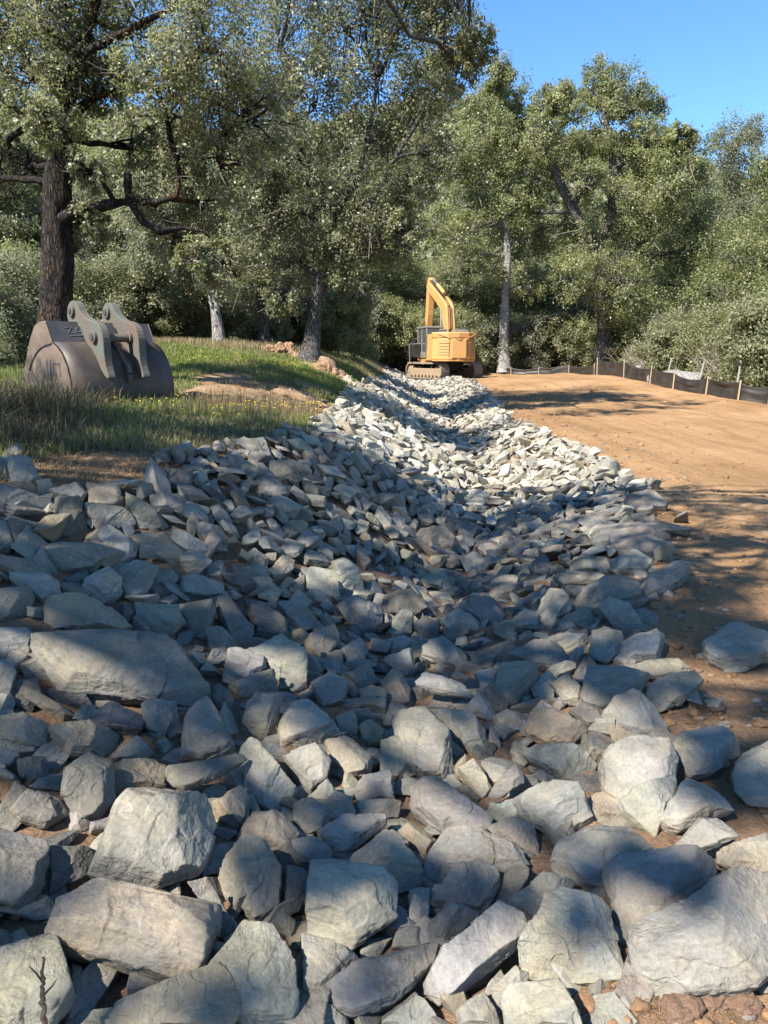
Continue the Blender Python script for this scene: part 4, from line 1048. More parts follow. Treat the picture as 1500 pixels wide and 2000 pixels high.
for i in range(len(fp) - 1):
    a, b = fp[i], fp[i + 1]; L = np.linalg.norm(b - a); nu = max(8, int(L / .12))
    for j in range(nu + (i == len(fp) - 2)):
        t = j / nu; base = a + (b - a) * t; ht = heights[i] + (heights[i+1] - heights[i]) * t
        sag = (.10 * ht + .10) * 4 * t * (1 - t) * (.6 + .5 * rng.random() * 0 + .35 * math.sin(i * 2.7))
        gz = ground_z(base[0] + fence_pts[2][0], base[1] + fence_pts[2][1], False)[0] - fence_pts[2][2]
        nr = np.array([-(b - a)[1], (b - a)[0]]) / L
        for k in range(NV):
            s = k / (NV - 1); z = gz - .05 + (ht - sag + .05) * s
            w = WN[cnt % 4096, k] * (.25 + 3 * t * (1 - t)) * (.4 + s * .7)
            V.append((base[0] + nr[0] * w, base[1] + nr[1] * w, z))
        cnt += 1
for j in range(cnt - 1):
    for k in range(NV - 1): a = j * NV + k; Fq.append((a, a + NV, a + NV + 1, a + 1))
fo = link('fabric', np_mesh('fabric', np.array(V), [np.array(Fq)], True), M_FAB, fence)
md = fo.modifiers.new('thick', 'SOLIDIFY'); md.thickness = .006

# leaning posts beyond the fence, fallen pale log and a short stump
POSTS = [(1436,758,1447,704,'tall leaning grey post nearest the right edge, behind the silt fence'),
         (1359,752,1376,706,'leaning grey post in the middle of three behind the silt fence'),
         (1297,741,1312,700,'thin faint leaning post by the fallen pale log behind the fence')]
for (u0, v0, u1, v1, lab) in POSTS:
    yd = {1436: 30, 1359: 33.5, 1297: 36.5}[u0]; a = at(u0, v0 + 12, yd); b = at(u1, v1, yd); a[2] = ground_z(a[0], a[1], False)[0] - .1
    o = empty('fence_post', tuple(a)); o.name = 'fence_post'
    MB().tube([(0, 0, 0), tuple((b - a) * .5 + [0.01, 0, 0]), tuple(b - a)], [.045, .042, .038], 8).build('shaft', M_POST, o)
    MB().tube([tuple((b - a) * .8 + [-.05, 0, 0]), tuple((b - a) * .8 + [.05, 0, .02])], .012, 6).build('wire_clip', M_BLACK, o)
    tag(o, lab, 'post', 'leaning posts beyond the silt fence')
def log(name, lab, cat, pts, rad, mat, seed, n=16):
    P = np.array(pts, float); t = np.linspace(0, len(P) - 1, 26); P2 = np.stack([np.interp(t, range(len(P)), P[:, k]) for k in range(3)], 1)
    r = np.interp(t, range(len(P)), rad); o = P2[0].copy(); V, Fq = tube(P2 - o, r, n)
    V = V + .16 * r.mean() * noise(V * 3.1 / 1.0 + seed, seed)[:, None] * np.array([1, 1, 1])
    ends = [np.arange(n)[::-1][None], (len(P2) - 1) * n + np.arange(n)[None]]
    return tag(link(name, np_mesh(name, V, [Fq] + ends, True), mat, None, o), lab, cat)
a = at(1270, 748, 36); b = at(1368, 744, 34)
log('fallen_log', 'thick pale fallen trunk lying just behind the silt fence', 'log', [a + [0, 0, .15], (a + b) / 2 + [0, 0, .22], b + [0, 0, .05]], [.30, .36, .30], M_BARKP, 3)
a = at(1243, 738, 38)
log('tree_stump', 'short pale leaning stump poking up behind the silt fence', 'stump', [a + [0, 0, -.3], a + [.06, 0, .2], a + [.14, 0, .62]], [.17, .16, .13], M_BARKP, 5)

# ------------------------------------------------------------------ dirt heaps on the lawn
def heap(name, lab, u, v, rx, ry, hz, seed, mat, yd=None, lump=.35, group=None):
    p = hit(u, v) if yd is None else at(u, v, yd); z = ground_z(p[0], p[1], False)[0]
    D, Fc = ico(5); V = D * np.array([rx, ry, hz])
    d = lump * fbm(D * 1.9 + seed * 3.3, seed, 2) + .35 * lump * fbm(D * 6 + seed, seed + 3, 3) + .12 * lump * fbm(D * 22, seed + 7, 2)
    V = V * (1 + d)[:, None]; gz = ground_z(V[:, 0] + p[0], V[:, 1] + p[1], False) - z; V[:, 2] += gz
    at_ = {'lc': ('FLOAT_VECTOR', V), 'rc': ('FLOAT_COLOR', np.tile([.36, .31, .25, 1], (len(V), 1)))}
    return tag(link(name, np_mesh(name, V, [Fc], True, at_), mat, None, (p[0], p[1], z - .03)), lab, 'dirt heap' if 'dirt' in name else 'boulder', group)
heap('dirt_heap', 'long flat orange dirt heap on the lawn, left half of the bare patch', 455, 778, .72, .50, .20, 3, M_DIRT)
heap('dirt_heap', 'cracked flat dirt heap on the lawn, beside the ditch stones', 585, 783, .62, .50, .19, 5, M_DIRT)
heap('dirt_heap', 'low thin dirt strip on the lawn behind the flat orange heap', 620, 762, .55, .55, .09, 6, M_DIRT)
heap('dirt_heap', 'small bare dirt mound running down into the ditch stones', 668, 800, .42, .5, .10, 8, M_DIRT)
heap('dirt_heap', 'peaked reddish dirt heap under the trees left of the dark trunk', 552, 680, .40, .5, .34, 11, M_DIRT, 23.5, .5)
heap('dirt_heap', 'dirt heap just left of the foot of the dark trunk', 592, 696, .32, .35, .22, 12, M_DIRT, 22.4, .45)
heap('dirt_heap', 'large clod dirt heap just right of the foot of the dark trunk', 645, 698, .55, .45, .30, 13, M_DIRT, 21.5, .55)
heap('boulder', 'pale boulder at the end of the heaps right of the dark trunk', 683, 708, .27, .3, .19, 14, M_ROCK, 21.2, .4)
heap('boulder', 'flat light boulder in the grass below the heaps', 696, 737, .30, .35, .10, 15, M_DIRT, 18, .4)
heap('dirt_heap', 'tiny bare patch of raised dirt in the green lawn', 440, 740, .5, .8, .05, 17, M_DIRT)
for (u, v, r, lab) in ((1398,1385,.045,'brown clod by the dry roots at the right'),(1105,1532,.04,'left brown clod under the crusty grey block'),(1135,1535,.05,'middle brown clod under the crusty grey block'),(1157,1530,.055,'right brown clod beside the huge smooth pale boulder'),(1265,1285,.045,'reddish clod at the corner of the bright whitish stone'),
                      (1330,1985,.07,'cracked reddish clod in the bottom right corner'),(1390,1965,.06,'dusty clod in front of the largest corner slab'),(1450,1975,.06,'rightmost clod along the bottom edge'),(1200,1960,.05,'crumbling clod right of the white-edged boulder')):
    p = hit(u, v); D4, Fr = ico(4); Vr = D4 * [1, .85, .6] * (1 + .30 * fbm(D4 * 1.5 + u, int(u), 3) + .06 * fbm(D4 * 9 + u, 4, 2))[:, None]; me = np_mesh('dirt_clod', Vr * r * .8, [Fr], True)
    tag(link('dirt_clod', me, M_CLOD, None, (p[0], p[1], p[2] + r * .3)), lab, 'clod', 'clods of brown dirt')

# ------------------------------------------------------------------ twigs and roots
def twig(name, lab, pxs, depth_lift, rad, side_tw=()):
    pts = []
    for (u, v, yd) in pxs: pts.append(at(u, v, yd))
    P = np.array(pts); o = P[0].copy(); t = np.linspace(0, len(P) - 1, 6 * len(P)); Q = np.stack([np.interp(t, range(len(P)), P[:, k]) for k in range(3)], 1) - o
    Q[1:-1] += rng.normal(size=Q[1:-1].shape) * .003
    m = MB().tube(Q, np.linspace(rad, rad * .35, len(Q)), 8)
    for (k, d, r) in side_tw: m.tube([Q[k], Q[k] + np.array(d) * .5 + rng.normal(size=3) * .004, Q[k] + np.array(d)], [r, r * .8, r * .4], 6)
    x = link(name, None) if False else m.build(name, M_TWIG, None, 0, smooth=True); x.location = o
    return tag(x, lab, 'twig')
twig('dry_twig', 'bare brown upright twig in front of the pale lower left slab', [(88,2030,1.48),(84,1960,1.50),(83,1915,1.51),(84,1870,1.52)], 0, .008, ((14, (-.03, .0, .05), .003), (10, (.035, .01, .04), .003)))
twig('dry_twig', 'small forked twig lying on the lower left slab', [(4,1897,1.70),(16,1880,1.715),(36,1866,1.725)], 0, .004, ((8, (-.01, .0, .03), .002),))
twig('dry_twig', 'thin dark twig lying flat near the left edge of the bottom slab', [(-6,1956,1.62),(40,1951,1.63)], 0, .003)

# ------------------------------------------------------------------ trees
class Wood:
    def __init__(s): s.V, s.F, s.n = [], [], 0
    def add(s, P, r, n=8):
        V, Fq = tube(np.asarray(P, float), np.asarray(r, float), n); s.V.append(V); s.F.append(Fq + s.n); s.n += len(V)
    def mesh(s, name, rough=0.0, seed=0):
        V = np.concatenate(s.V)
        return np_mesh(name, V, [np.concatenate(s.F)], True)

def bez(a, b, bend, n=9):
    a, b = np.array(a, float), np.array(b, float); m = (a + b) / 2 + bend; t = np.linspace(0, 1, n)[:, None]
    return (1 - t) ** 2 * a + 2 * t * (1 - t) * m + t * t * b

def leaves_mesh(name, Cn, tone, size, g, droop=.25, out=None):
    # leaves turn their faces outward and up to the light, with a lot of scatter
    n = len(Cn); nr = g.normal(size=(n, 3)) * .62 + np.array([0, 0, .45])
    if out is not None: nr = nr + out * .75
    d = np.cross(nr, g.normal(size=(n, 3))); d /= np.linalg.norm(d, axis=1)[:, None] + 1e-9
    w = np.cross(nr, d); w /= np.linalg.norm(w, axis=1)[:, None] + 1e-9
    L = size * g.uniform(.65, 1.25, n)[:, None]; W = L * g.uniform(.24, .36, n)[:, None]
    V = np.stack([Cn - d * L * .5, Cn + w * W, Cn + d * L * .5, Cn - w * W], 1).reshape(-1, 3)
    Fq = np.arange(4 * n).reshape(n, 4)
    return np_mesh(name, V, [Fq], False, {'tone': ('FLOAT', np.repeat(np.clip(tone, 0, 1), 4))})

def make_tree(name, label, cat, base, trunk, puffs, leaf, nleaf, bark, lmat, seed, group=None, limbs=(), nsub=9, hollow=.45, droop=.25, twigs=5, crown='crown', clus=34, cr=.20):
    """trunk: [(point, radius)], puffs: [(centre, radius, density)] in world space"""
    g = np.random.default_rng(seed); base = np.array(base, float)
    root = empty(name, tuple(base)); tag(root, label, cat, group)
    W = Wood(); W2 = Wood(); TP = np.array([p for p, r in trunk], float) - base; TRd = np.array([r for p, r in trunk], float)
    t = np.linspace(0, len(TP) - 1, max(24, 8 * len(TP))); P = np.stack([np.interp(t, range(len(TP)), TP[:, k]) for k in range(3)], 1)
    for k in range(3): P[:, k] = np.convolve(np.pad(P[:, k], 4, mode='edge'), np.ones(9) / 9, 'valid') if len(P) > 10 else P[:, k]
    r = np.interp(t, range(len(TP)), TRd); r = r * (1 + .9 * np.exp(-np.linspace(0, 9, len(r)) * 2.0) * .55)
    n = 26 if TRd[0] > .12 else 10
    Vt, Ft = tube(P, r, n); ax = np.repeat(P, n, 0); q = Vt - ax
    kk = .14 * fbm(np.stack([Vt[:, 0] * 5, Vt[:, 1] * 5, Vt[:, 2] * 1.1], 1) / max(.3, TRd[0] * 2.2) + seed, seed, 3) + .05 * noise(Vt * np.array([22, 22, 5]) + seed, seed + 3)
    Vt = ax + q * (1 + kk)[:, None]
    W.V.append(Vt); W.F.append(Ft); W.n += len(Vt)
    LB = []
    for lp, lr in limbs:
        lp = np.array(lp, float) - base; tt = np.linspace(0, len(lp) - 1, 7 * len(lp)); Q = np.stack([np.interp(tt, range(len(lp)), lp[:, k]) for k in range(3)], 1)
        Q += .5 * np.interp(tt, range(len(lp)), lr)[:, None] * np.stack([noise(Q * 2.6 + seed + k_, seed + k_) for k_ in range(3)], 1)
        W.add(Q, np.interp(tt, range(len(lp)), lr) * (1 + .28 * noise(Q * 4.0 + seed, seed + 7)), 10); LB.append(Q[len(Q)//3:])
    CL, TN, ON = [], [], []
    anchors = np.concatenate([P[len(P)//4:]] + LB)
    arad = np.concatenate([r[len(P)//4:]] + [np.full(len(q_), .09 * TRd[0] / .28) for q_ in LB])
    for (c, pr, dens) in puffs:
        c = np.array(c, float) - base; pr = np.array(pr, float) * np.ones(3)
        dd = np.linalg.norm(anchors - c, axis=1) + 1.2 * np.maximum(anchors[:, 2] - c[2] + .3 * pr[2], 0); k = int(np.argmin(dd)); a = anchors[k]
        L = np.linalg.norm(c - a); r0 = min(arad[k] * .62, .028 * L + .02 * TRd[0] / .28)
        B = bez(a, c, g.normal(size=3) * .14 * L + np.array([0, 0, .06 * L]), 10); B += .02 * L * noise(B * 1.7 / max(.2, L * .2) + seed, seed + 1)[:, None] * np.array([1, -1, 1])
        W.add(B, np.linspace(r0, r0 * .35, len(B)), 7)
        ncl = max(6, int(clus * dens)); u = g.normal(size=(ncl, 3)); u /= np.linalg.norm(u, axis=1)[:, None]
        rad = hollow + (1.02 - hollow) * g.random(ncl) ** .6
        cc = c + u * rad[:, None] * pr
        for j in range(min(nsub, ncl)):
            s = B[g.integers(len(B) // 2, len(B))]; e = cc[j]; l = np.linalg.norm(e - s)
            Q = bez(s, e, g.normal(size=3) * .16 * l, 6); W.add(Q, np.linspace(r0 * .36, r0 * .10, 6), 4)
            if twigs:
                for _ in range(twigs):
                    e2 = e + g.normal(size=3) * .28 * pr; W2.add(bez(Q[g.integers(2, 6)], e2, g.normal(size=3) * .08 * pr, 4), np.linspace(max(r0 * .13, .0005 * max(base[1], 3)), max(r0 * .05, .00028 * max(base[1], 3)), 4), 3)
        m = int(nleaf * dens / ncl); ct = g.normal(.45, .19, ncl)
        pos = cc[:, None, :] + g.normal(size=(ncl, m, 3)) * (cr * pr)[None, None, :] * g.uniform(.6, 1.25, (ncl, 1, 1))
        o_ = (pos - c) / pr; o_ = o_ / (np.linalg.norm(o_, axis=2)[..., None] + 1e-6); ON.append(o_.reshape(-1, 3))
        CL.append(pos.reshape(-1, 3)); TN.append((ct[:, None] + g.normal(0, .15, (ncl, m))).ravel())
    link('trunk', W.mesh('trunk'), bark, root)
    if W2.V: link('twigs', W2.mesh('twigs'), M_BRANCH, root)
    link(crown, leaves_mesh(crown, np.concatenate(CL), np.concatenate(TN), leaf, g, droop, np.concatenate(ON)), lmat, root)
    return root

def px_puffs(lst, y, jit, g, sq=1.0):
    out = []
    for q in lst:
        u, v, r = q[:3]; dens = q[3] if len(q) > 3 else 1.0
        yy = y + g.uniform(-jit, jit); c = at(u, v, yy); R_ = r * yy / F_PX; out.append((c, (R_, R_ * 1.1, R_ * sq), dens))
    return out
def px_line(lst, y): return [at(u, v, y + (q[0] if q else 0)) for u, v, *q in lst]
g4 = np.random.default_rng(4)

# big oak behind the bucket
YA = 13.6
pts = px_line([(102,700),(106,620),(112,520),(110,420),(114,330),(122,250),(140,150),(170,60),(200,-40),(220,-140)], YA)
tr = list(zip(pts, [.32,.27,.245,.23,.21,.175,.12,.08,.06,.04]))
base = (pts[0][0], pts[0][1], ground_z(pts[0][0], pts[0][1])[0] - .1); tr[0] = (np.array(base), .36)
A_puffs = [(40,40,110),(160,70,110),(290,50,110),(400,80,100),(-70,140,100),(60,150,70,.8),(190,165,60,.7),(310,170,85),(420,190,85),(-90,20,110),(90,-70,120),(250,-80,120),(420,-60,120),
           (350,300,75,.6),(270,285,45,.3),(440,310,80,.8),(10,300,40,.25),(60,330,45,.35),(170,330,40,.4),(500,230,85),(310,400,60,.5),(400,400,60,.7),(-40,330,60,.4),(100,235,50,.8),(150,110,65,.8),(120,20,70,.8),(175,430,36,.45),(335,475,48,.6),(440,520,58,.7),(380,500,40,.5)]
limbs = [(px_line([(120,425),(170,408),(215,398),(252,392),(280,432),(315,452),(360,446),(402,452)], YA - .1), [.10,.085,.078,.070,.055,.048,.036,.022]),
         (px_line([(250,395),(252,340),(247,335)], YA - .1), [.06,.065,.05]),
         (px_line([(250,390),(300,396),(345,385),(352,340)], YA), [.07,.06,.05,.03]),
         (px_line([(400,450),(425,500),(452,530),(500,560)], YA + .1), [.05,.04,.03,.02]),
         (px_line([(122,250),(180,190),(260,170),(330,150)], YA + .2), [.09,.07,.05,.035]),
         (px_line([(118,300),(70,240),(10,200),(-60,150)], YA + .2), [.07,.055,.04,.03]),
         (px_line([(150,120),(240,60),(330,20),(420,-20)], YA - .4), [.07,.055,.045,.03])]
make_tree('oak_tree', 'nearest oak, with a thick rough rusty-brown trunk standing right behind the bucket', 'tree', base, tr, px_puffs(A_puffs, YA, 1.3, g4), .062, 4700, M_BARK, M_LEAF, 71, None, limbs, nsub=18, clus=56, cr=.125)

# dark leaning oak by the dirt heaps
YB = 22.3
pts = px_line([(604,705),(610,660),(614,610),(622,555),(640,505),(652,440),(630,370),(592,300),(566,200),(545,80)], YB)
tr = list(zip(pts, [.28,.22,.19,.175,.16,.14,.11,.085,.06,.04])); base = (pts[0][0], pts[0][1], ground_z(pts[0][0], pts[0][1])[0] - .1); tr[0] = (np.array(base), .30)
B_puffs = [(560,90,95),(670,60,100),(780,40,85),(860,70,60),(925,85,38,.8),(890,140,42,.7),(620,200,95),(740,170,95),(835,170,60),(560,300,85),(680,290,100),(790,270,75),(850,300,45,.7),(610,400,90),(720,390,85),(800,370,50),(520,400,75),
           (500,500,60),(580,510,65),(670,490,65),(745,470,55),(790,450,35,.7),(620,-40,110),(750,-60,100),(860,0,60,.8),(480,330,70),(500,180,80),(600,-190,90,.5),(480,-120,80,.5),(760,-200,90,.5),(880,-90,60,.5),(690,-300,80,.4),(700,560,45,.7),(555,575,40,.6)]
B_SHADE_TOP = [((tx - .66 * hz, ty - .65 * hz, hz), (r_, r_, r_ * .7), d_) for tx, ty, hz, r_, d_ in ((5.6,22,11.5,1.0,.4),(7.2,22.6,11.5,.9,.35),(8.8,24.2,12,1.0,.4),(6.6,26.6,13,1.2,.4),(4.6,24.6,12.5,1.0,.4),(9.2,28,13.5,1.1,.35),(5.2,29.5,14,1.2,.4),(7.6,31,14,1.2,.35),(10.5,26,12.5,.9,.3))]  # unseen upper lobes added to throw shade bands across the pad
make_tree('oak_tree', 'leaning dark-trunked oak rising from the dirt heaps on the lawn', 'tree', base, tr, px_puffs(B_puffs, YB, 1.8, g4) + B_SHADE_TOP, .09, 4200, M_BARKG, M_LEAF, 72, None,
          [(px_line([(640,505),(700,440),(760,330),(830,210),(890,130),(930,85)], YB - .3), [.10,.085,.07,.05,.035,.02]), (px_line([(650,430),(700,350),(720,260),(740,150)], YB + .4), [.10,.08,.06,.04])], nsub=16, clus=52, cr=.13)

# pale trunks at the back of the lawn
for (u0, v0, pxs, yd, lab, pf, sd) in (
    (428, 664, [(428,664),(424,620),(414,570),(408,520),(402,450),(396,380)], 27, 'pale curved trunk at the back of the lawn, left of the straight one', [(400,430,75),(350,480,70),(450,520,60),(330,400,70),(390,340,70),(290,470,60),(460,440,60)], 73),
    (515, 668, [(516,668),(514,620),(512,560),(510,480),(512,400),(520,330)], 28.5, 'straight grey pole-like trunk at the back of the lawn, left of the dirt heaps', [(520,440,70),(480,400,60),(560,390,70),(530,330,70),(470,480,45,.7),(570,470,55)], 74)):
    pts = px_line(pxs, yd); tr = list(zip(pts, [.21,.18,.165,.15,.13,.10])); base = (pts[0][0], pts[0][1], ground_z(pts[0][0], pts[0][1])[0] - .1); tr[0] = (np.array(base), .22)
    make_tree('oak_tree', lab, 'tree', base, tr, px_puffs(pf, yd, 1.5, g4), .11, 5200, M_BARKP if sd == 73 else M_BARKG, M_LEAF3, sd, None, nsub=9)

# right side: tall oak with a thick pale trunk, and the slim pale trunk beside the excavator
YE = 51.0
pts = px_line([(1180,740),(1181,690),(1184,630),(1178,570),(1165,500),(1140,440),(1108,390),(1085,340),(1068,290),(1050,240)], YE)
tr = list(zip(pts, [.72,.60,.55,.50,.42,.36,.31,.26,.2,.12])); base = (pts[0][0], pts[0][1], ground_z(pts[0][0], pts[0][1])[0] - .2); tr[0] = (np.array(base), .75)
E_puffs = [(u_, v_, r_ * .88, *d_) for u_, v_, r_, *d_ in [(1165,165,48),(1215,185,52),(1255,210,45),(1105,205,45),(1070,205,38),(1060,265,55),(1185,240,60),(1265,270,48),(1130,290,50),(1235,300,55),(1300,300,45),(1330,270,28),(1345,320,55),(1300,365,65),(1230,400,75),(1350,400,60),
           (1150,360,45,.5),(1065,340,45,.7),(1180,460,75),(1270,470,75),(1010,400,50),(1080,440,60),(1340,480,55),(1130,540,60),(1220,560,70),(1300,560,60)]]
make_tree('oak_tree', 'tallest oak on the right, thick pale trunk behind the silt fence, dark forked limbs', 'tree', base, tr, px_puffs(E_puffs, YE, 3.5, g4), .155, 4600, M_BARKG, M_LEAF2, 75, None,
          [(px_line([(1178,560),(1225,490),(1270,440),(1300,420)], YE - .5), [.36,.28,.2,.1]), (px_line([(1165,500),(1195,420),(1200,330),(1190,260),(1170,190)], YE), [.30,.26,.24,.18,.1]), (px_line([(1120,400),(1150,345),(1200,335),(1240,300)], YE), [.2,.16,.12,.08]),
           (px_line([(1085,345),(1040,300),(1000,290)], YE), [.16,.12,.08])], nsub=10, clus=44, cr=.14)
YD = 53.0
pts = px_line([(985,725),(984,660),(986,600),(989,540),(992,470),(985,400),(976,320),(974,230),(975,150)], YD)
tr = list(zip(pts, [.36,.31,.28,.26,.24,.2,.16,.12,.07])); base = (pts[0][0], pts[0][1], ground_z(pts[0][0], pts[0][1])[0] - .2); tr[0] = (np.array(base), .38)
D_puffs = [(975,145,30),(985,185,40),(940,205,38),(960,250,48),(1000,240,32),(920,285,42,.8),(990,300,45),(890,330,38,.8),(950,350,55),(1015,370,48),(905,400,55),(960,440,60),(1030,470,50),(900,470,50),(940,530,45,.7),(1035,550,40,.7),(860,440,40)]
make_tree('oak_tree', 'slim oak with a long bare whitish trunk just right of the excavator', 'tree', base, tr, px_puffs(D_puffs, YD, 3, g4), .155, 3900, M_BARKP, M_LEAF2, 76, None, nsub=10, clus=40, cr=.14)
for (pf, yd, lab, sd, mt) in (
    ([(1440,265,38,.7),(1475,255,30,.6),(1410,290,32,.6),(1450,310,38,.6),(1425,345,40),(1470,370,50),(1400,410,55),(1450,440,60),(1500,420,55)], 60, 'thin airy oak against the sky near the right edge', 77, M_LEAF3),
    ([(1510,340,38),(1530,400,60),(1480,480,60),(1420,500,60),(1530,500,60),(1390,560,50),(1460,570,60),(1530,590,60)], 46, 'dense olive oak cut by the right edge of the wood', 78, M_LEAF2)):
    b0 = at(np.mean([p[0] for p in pf]), 700, yd); bz = ground_z(b0[0], b0[1], False)[0] - .2; top = at(pf[1][0], pf[1][1], yd)
    tr = [((b0[0], b0[1], bz), .32), ((b0[0] * .6 + top[0] * .4, yd, bz + (top[2] - bz) * .4), .24), (tuple(top - [0, 0, 1.2]), .1)]
    make_tree('oak_tree', lab, 'tree', (b0[0], b0[1], bz), tr, px_puffs(pf, yd, 3, g4), .15, 3800, M_BARKG, mt, sd, None, nsub=8, twigs=0)

# oaks standing behind the camera to the left, whose shade falls on the stones
def shade_tree(lab, xy, targets, leaf, seed, hh):
    g = np.random.default_rng(seed); puffs = []
    kx, ky = sdir[0] / sdir[2], sdir[1] / sdir[2]
    for (x, y, r, dens) in targets:
        hz = hh + g.uniform(-.8, 1.2); z0 = ground_z(x, y, False)[0]; puffs.append(((x + kx * (hz - z0), y + ky * (hz - z0), hz), (r, r, r * .8), dens))
    bz = ground_z(xy[0], xy[1], False)[0] - .1
    tr = [((xy[0], xy[1], bz), .38), ((xy[0] + .1, xy[1], bz + 2), .30), ((xy[0], xy[1] + .2, bz + 4.5), .24), ((xy[0] + .3, xy[1], hh - 1), .15)]
    make_tree('oak_tree', lab, 'tree', (xy[0], xy[1], bz), tr, puffs, leaf, 6400, M_BARK, M_LEAF, seed, None, nsub=8, clus=60, cr=.14, twigs=0)
shade_tree('spreading oak left of the viewpoint, shading the near ditch', (-10.2, 3.6),
   [(-3.6,6.6,1.4,0.403),(-1.8,7.2,1.3,0.417),(.3,7.2,1.4,0.444),(1.9,7.1,1.3,0.417),(-4.2,8.6,1.5,0.504),(-2.3,9.0,1.2,0.504),(3.6,7.8,1.1,0.336),(1.5,5.7,1.0,0.336),(-.3,5.9,1.1,0.349),(3.1,6.0,.9,0.255),(.2,8.8,1.1,0.444),(1.8,9.0,1.0,0.417),(-5.6,7.8,1.4,0.538),
    (2.0,10.4,.8,0.269),(3.2,9.6,.9,0.282),(-5.4,10.2,1.1,0.202),(5.0,8.6,.9,0.188),(6.4,9.4,.9,0.148),(-6.8,9.2,1.2,0.403),(4.5,6.4,.8,0.175),(5.6,7.2,.8,0.134)], .085, 81, 8.0)
shade_tree('loose oak behind the viewpoint, dappling the nearest stones', (-9.5, -1.5),
   [(-2.4,5.2,.9,.32),(-2.6,3.9,.8,.25),(-.9,4.7,.7,.26),(.5,4.7,.7,.32),(1.9,4.7,.7,.32),(-1.5,2.9,.6,.16),(-.3,3.4,.6,.2),(.9,3.7,.6,.22),(2.6,4.9,.7,.28),(.2,2.4,.5,.14),(1.5,2.7,.4,.13),(2.9,3.6,.7,.2),(-1.2,2.1,.5,.12),(.9,2.1,.35,.09),(-.3,1.9,.4,.09),(1.9,3.3,.4,.12),(2.4,4.2,.6,.3)], .085, 82, 11.0)

# background wood: a few kinds of tree and shrub, each copied
def kind_tree(name, label, cat, group, hgt, rad, npuff, leaf, nleaf, bark, lmat, seed, trunk_h=.35, rt=.2, loc=(0, 0, 0)):
    g = np.random.default_rng(seed); puffs = []
    for k in range(npuff):
        a = k * 2.4 + g.uniform(-.5, .5); f = (k + .5) / npuff; z = hgt * (trunk_h + (1 - trunk_h) * (.12 + .78 * f)); rr = rad * math.sqrt(max(.05, 1 - (2 * f - .8) ** 2 * .6)) * g.uniform(.4, .85)
        pr = rad * g.uniform(.34, .50); puffs.append(((rr * math.cos(a), rr * math.sin(a), z), (pr, pr, pr * .85), 1.0))
    lean = g.normal(size=2) * .04 * hgt
    tr = [((0, 0, -.3), rt), ((lean[0] * .3, lean[1] * .3, hgt * .3), rt * .8), ((lean[0], lean[1], hgt * .62), rt * .5), ((lean[0], lean[1], hgt * .9), rt * .15)]
    o = make_tree(name, label, cat, (0, 0, 0), tr, puffs, leaf, nleaf, bark, lmat, seed, group, nsub=7, twigs=0, clus=26, cr=.2, crown='crown')
    return o
def copy_thing(o, loc, rz, sc, label):
    c = o.copy(); C.objects.link(c); c.location = loc; c.rotation_euler = (0, 0, rz); c.scale = (sc, sc, sc * random.uniform(.9, 1.1)); c['label'] = label
    for ch in o.children:
        d = ch.copy(); C.objects.link(d); d.parent = c
    return c
GB = 'trees of the wood behind the clearing'
kinds = [kind_tree('oak_tree', 'x', 'tree', GB, 9.5, 4.2, 13, .16, 5200, M_BARKG, M_LEAF, 91, .12),
         kind_tree('oak_tree', 'x', 'tree', GB, 11.0, 4.6, 15, .16, 5200, M_BARKG, M_LEAF2, 92, .15),
         kind_tree('oak_tree', 'x', 'tree', GB, 8.5, 4.0, 12, .16, 5200, M_BARKP, M_LEAF3, 93, .10)]
KN = ['dark olive', 'fresh green', 'greyish']
first = set()
def place(kinds, k, u, yd, sc, label, dz=0):
    p = at(u, 690, yd); z = ground_z(np.clip(p[0], -80, 80), min(yd, 98), False)[0] + ridge(p[0], yd) - .1 + dz
    if id(kinds[k]) not in first:
        first.add(id(kinds[k])); o = kinds[k]; o.location = (p[0], p[1], z); o.scale = (sc,) * 3; o.rotation_euler = (0, 0, random.uniform(0, 6.28)); o['label'] = label
    else: o = copy_thing(kinds[k], (p[0], p[1], z), random.uniform(0, 6.28), sc, label)
    return o
LEFT = [(-70,31,0,.85),(30,36,2,.9),(150,39,0,.95),(250,35,2,.75),(330,42,1,.95),(440,40,0,.9),(545,45,2,.9),(620,56,0,.95),(700,60,1,.95),(770,64,2,.9)]
for (u, yd, k, sc) in LEFT: place(kinds, k, u, yd, sc, f'{KN[k]} oak in the dense wood along the back of the lawn')
RIGHT = [(840,66,1,.8),(900,62,0,.85),(960,70,2,.9),(1040,64,0,.9),(1110,66,2,.95),(1230,64,0,.95),(1300,70,1,1.0),(1370,62,2,.85),(1440,64,0,.9),(1520,58,1,.9),(1600,56,0,.9),(1160,78,1,1.1),(1400,80,0,1.0)]
for (u, yd, k, sc) in RIGHT: place(kinds, k, u, yd, sc, f'{KN[k]} oak in the dense wood beyond the silt fence and dirt pad')

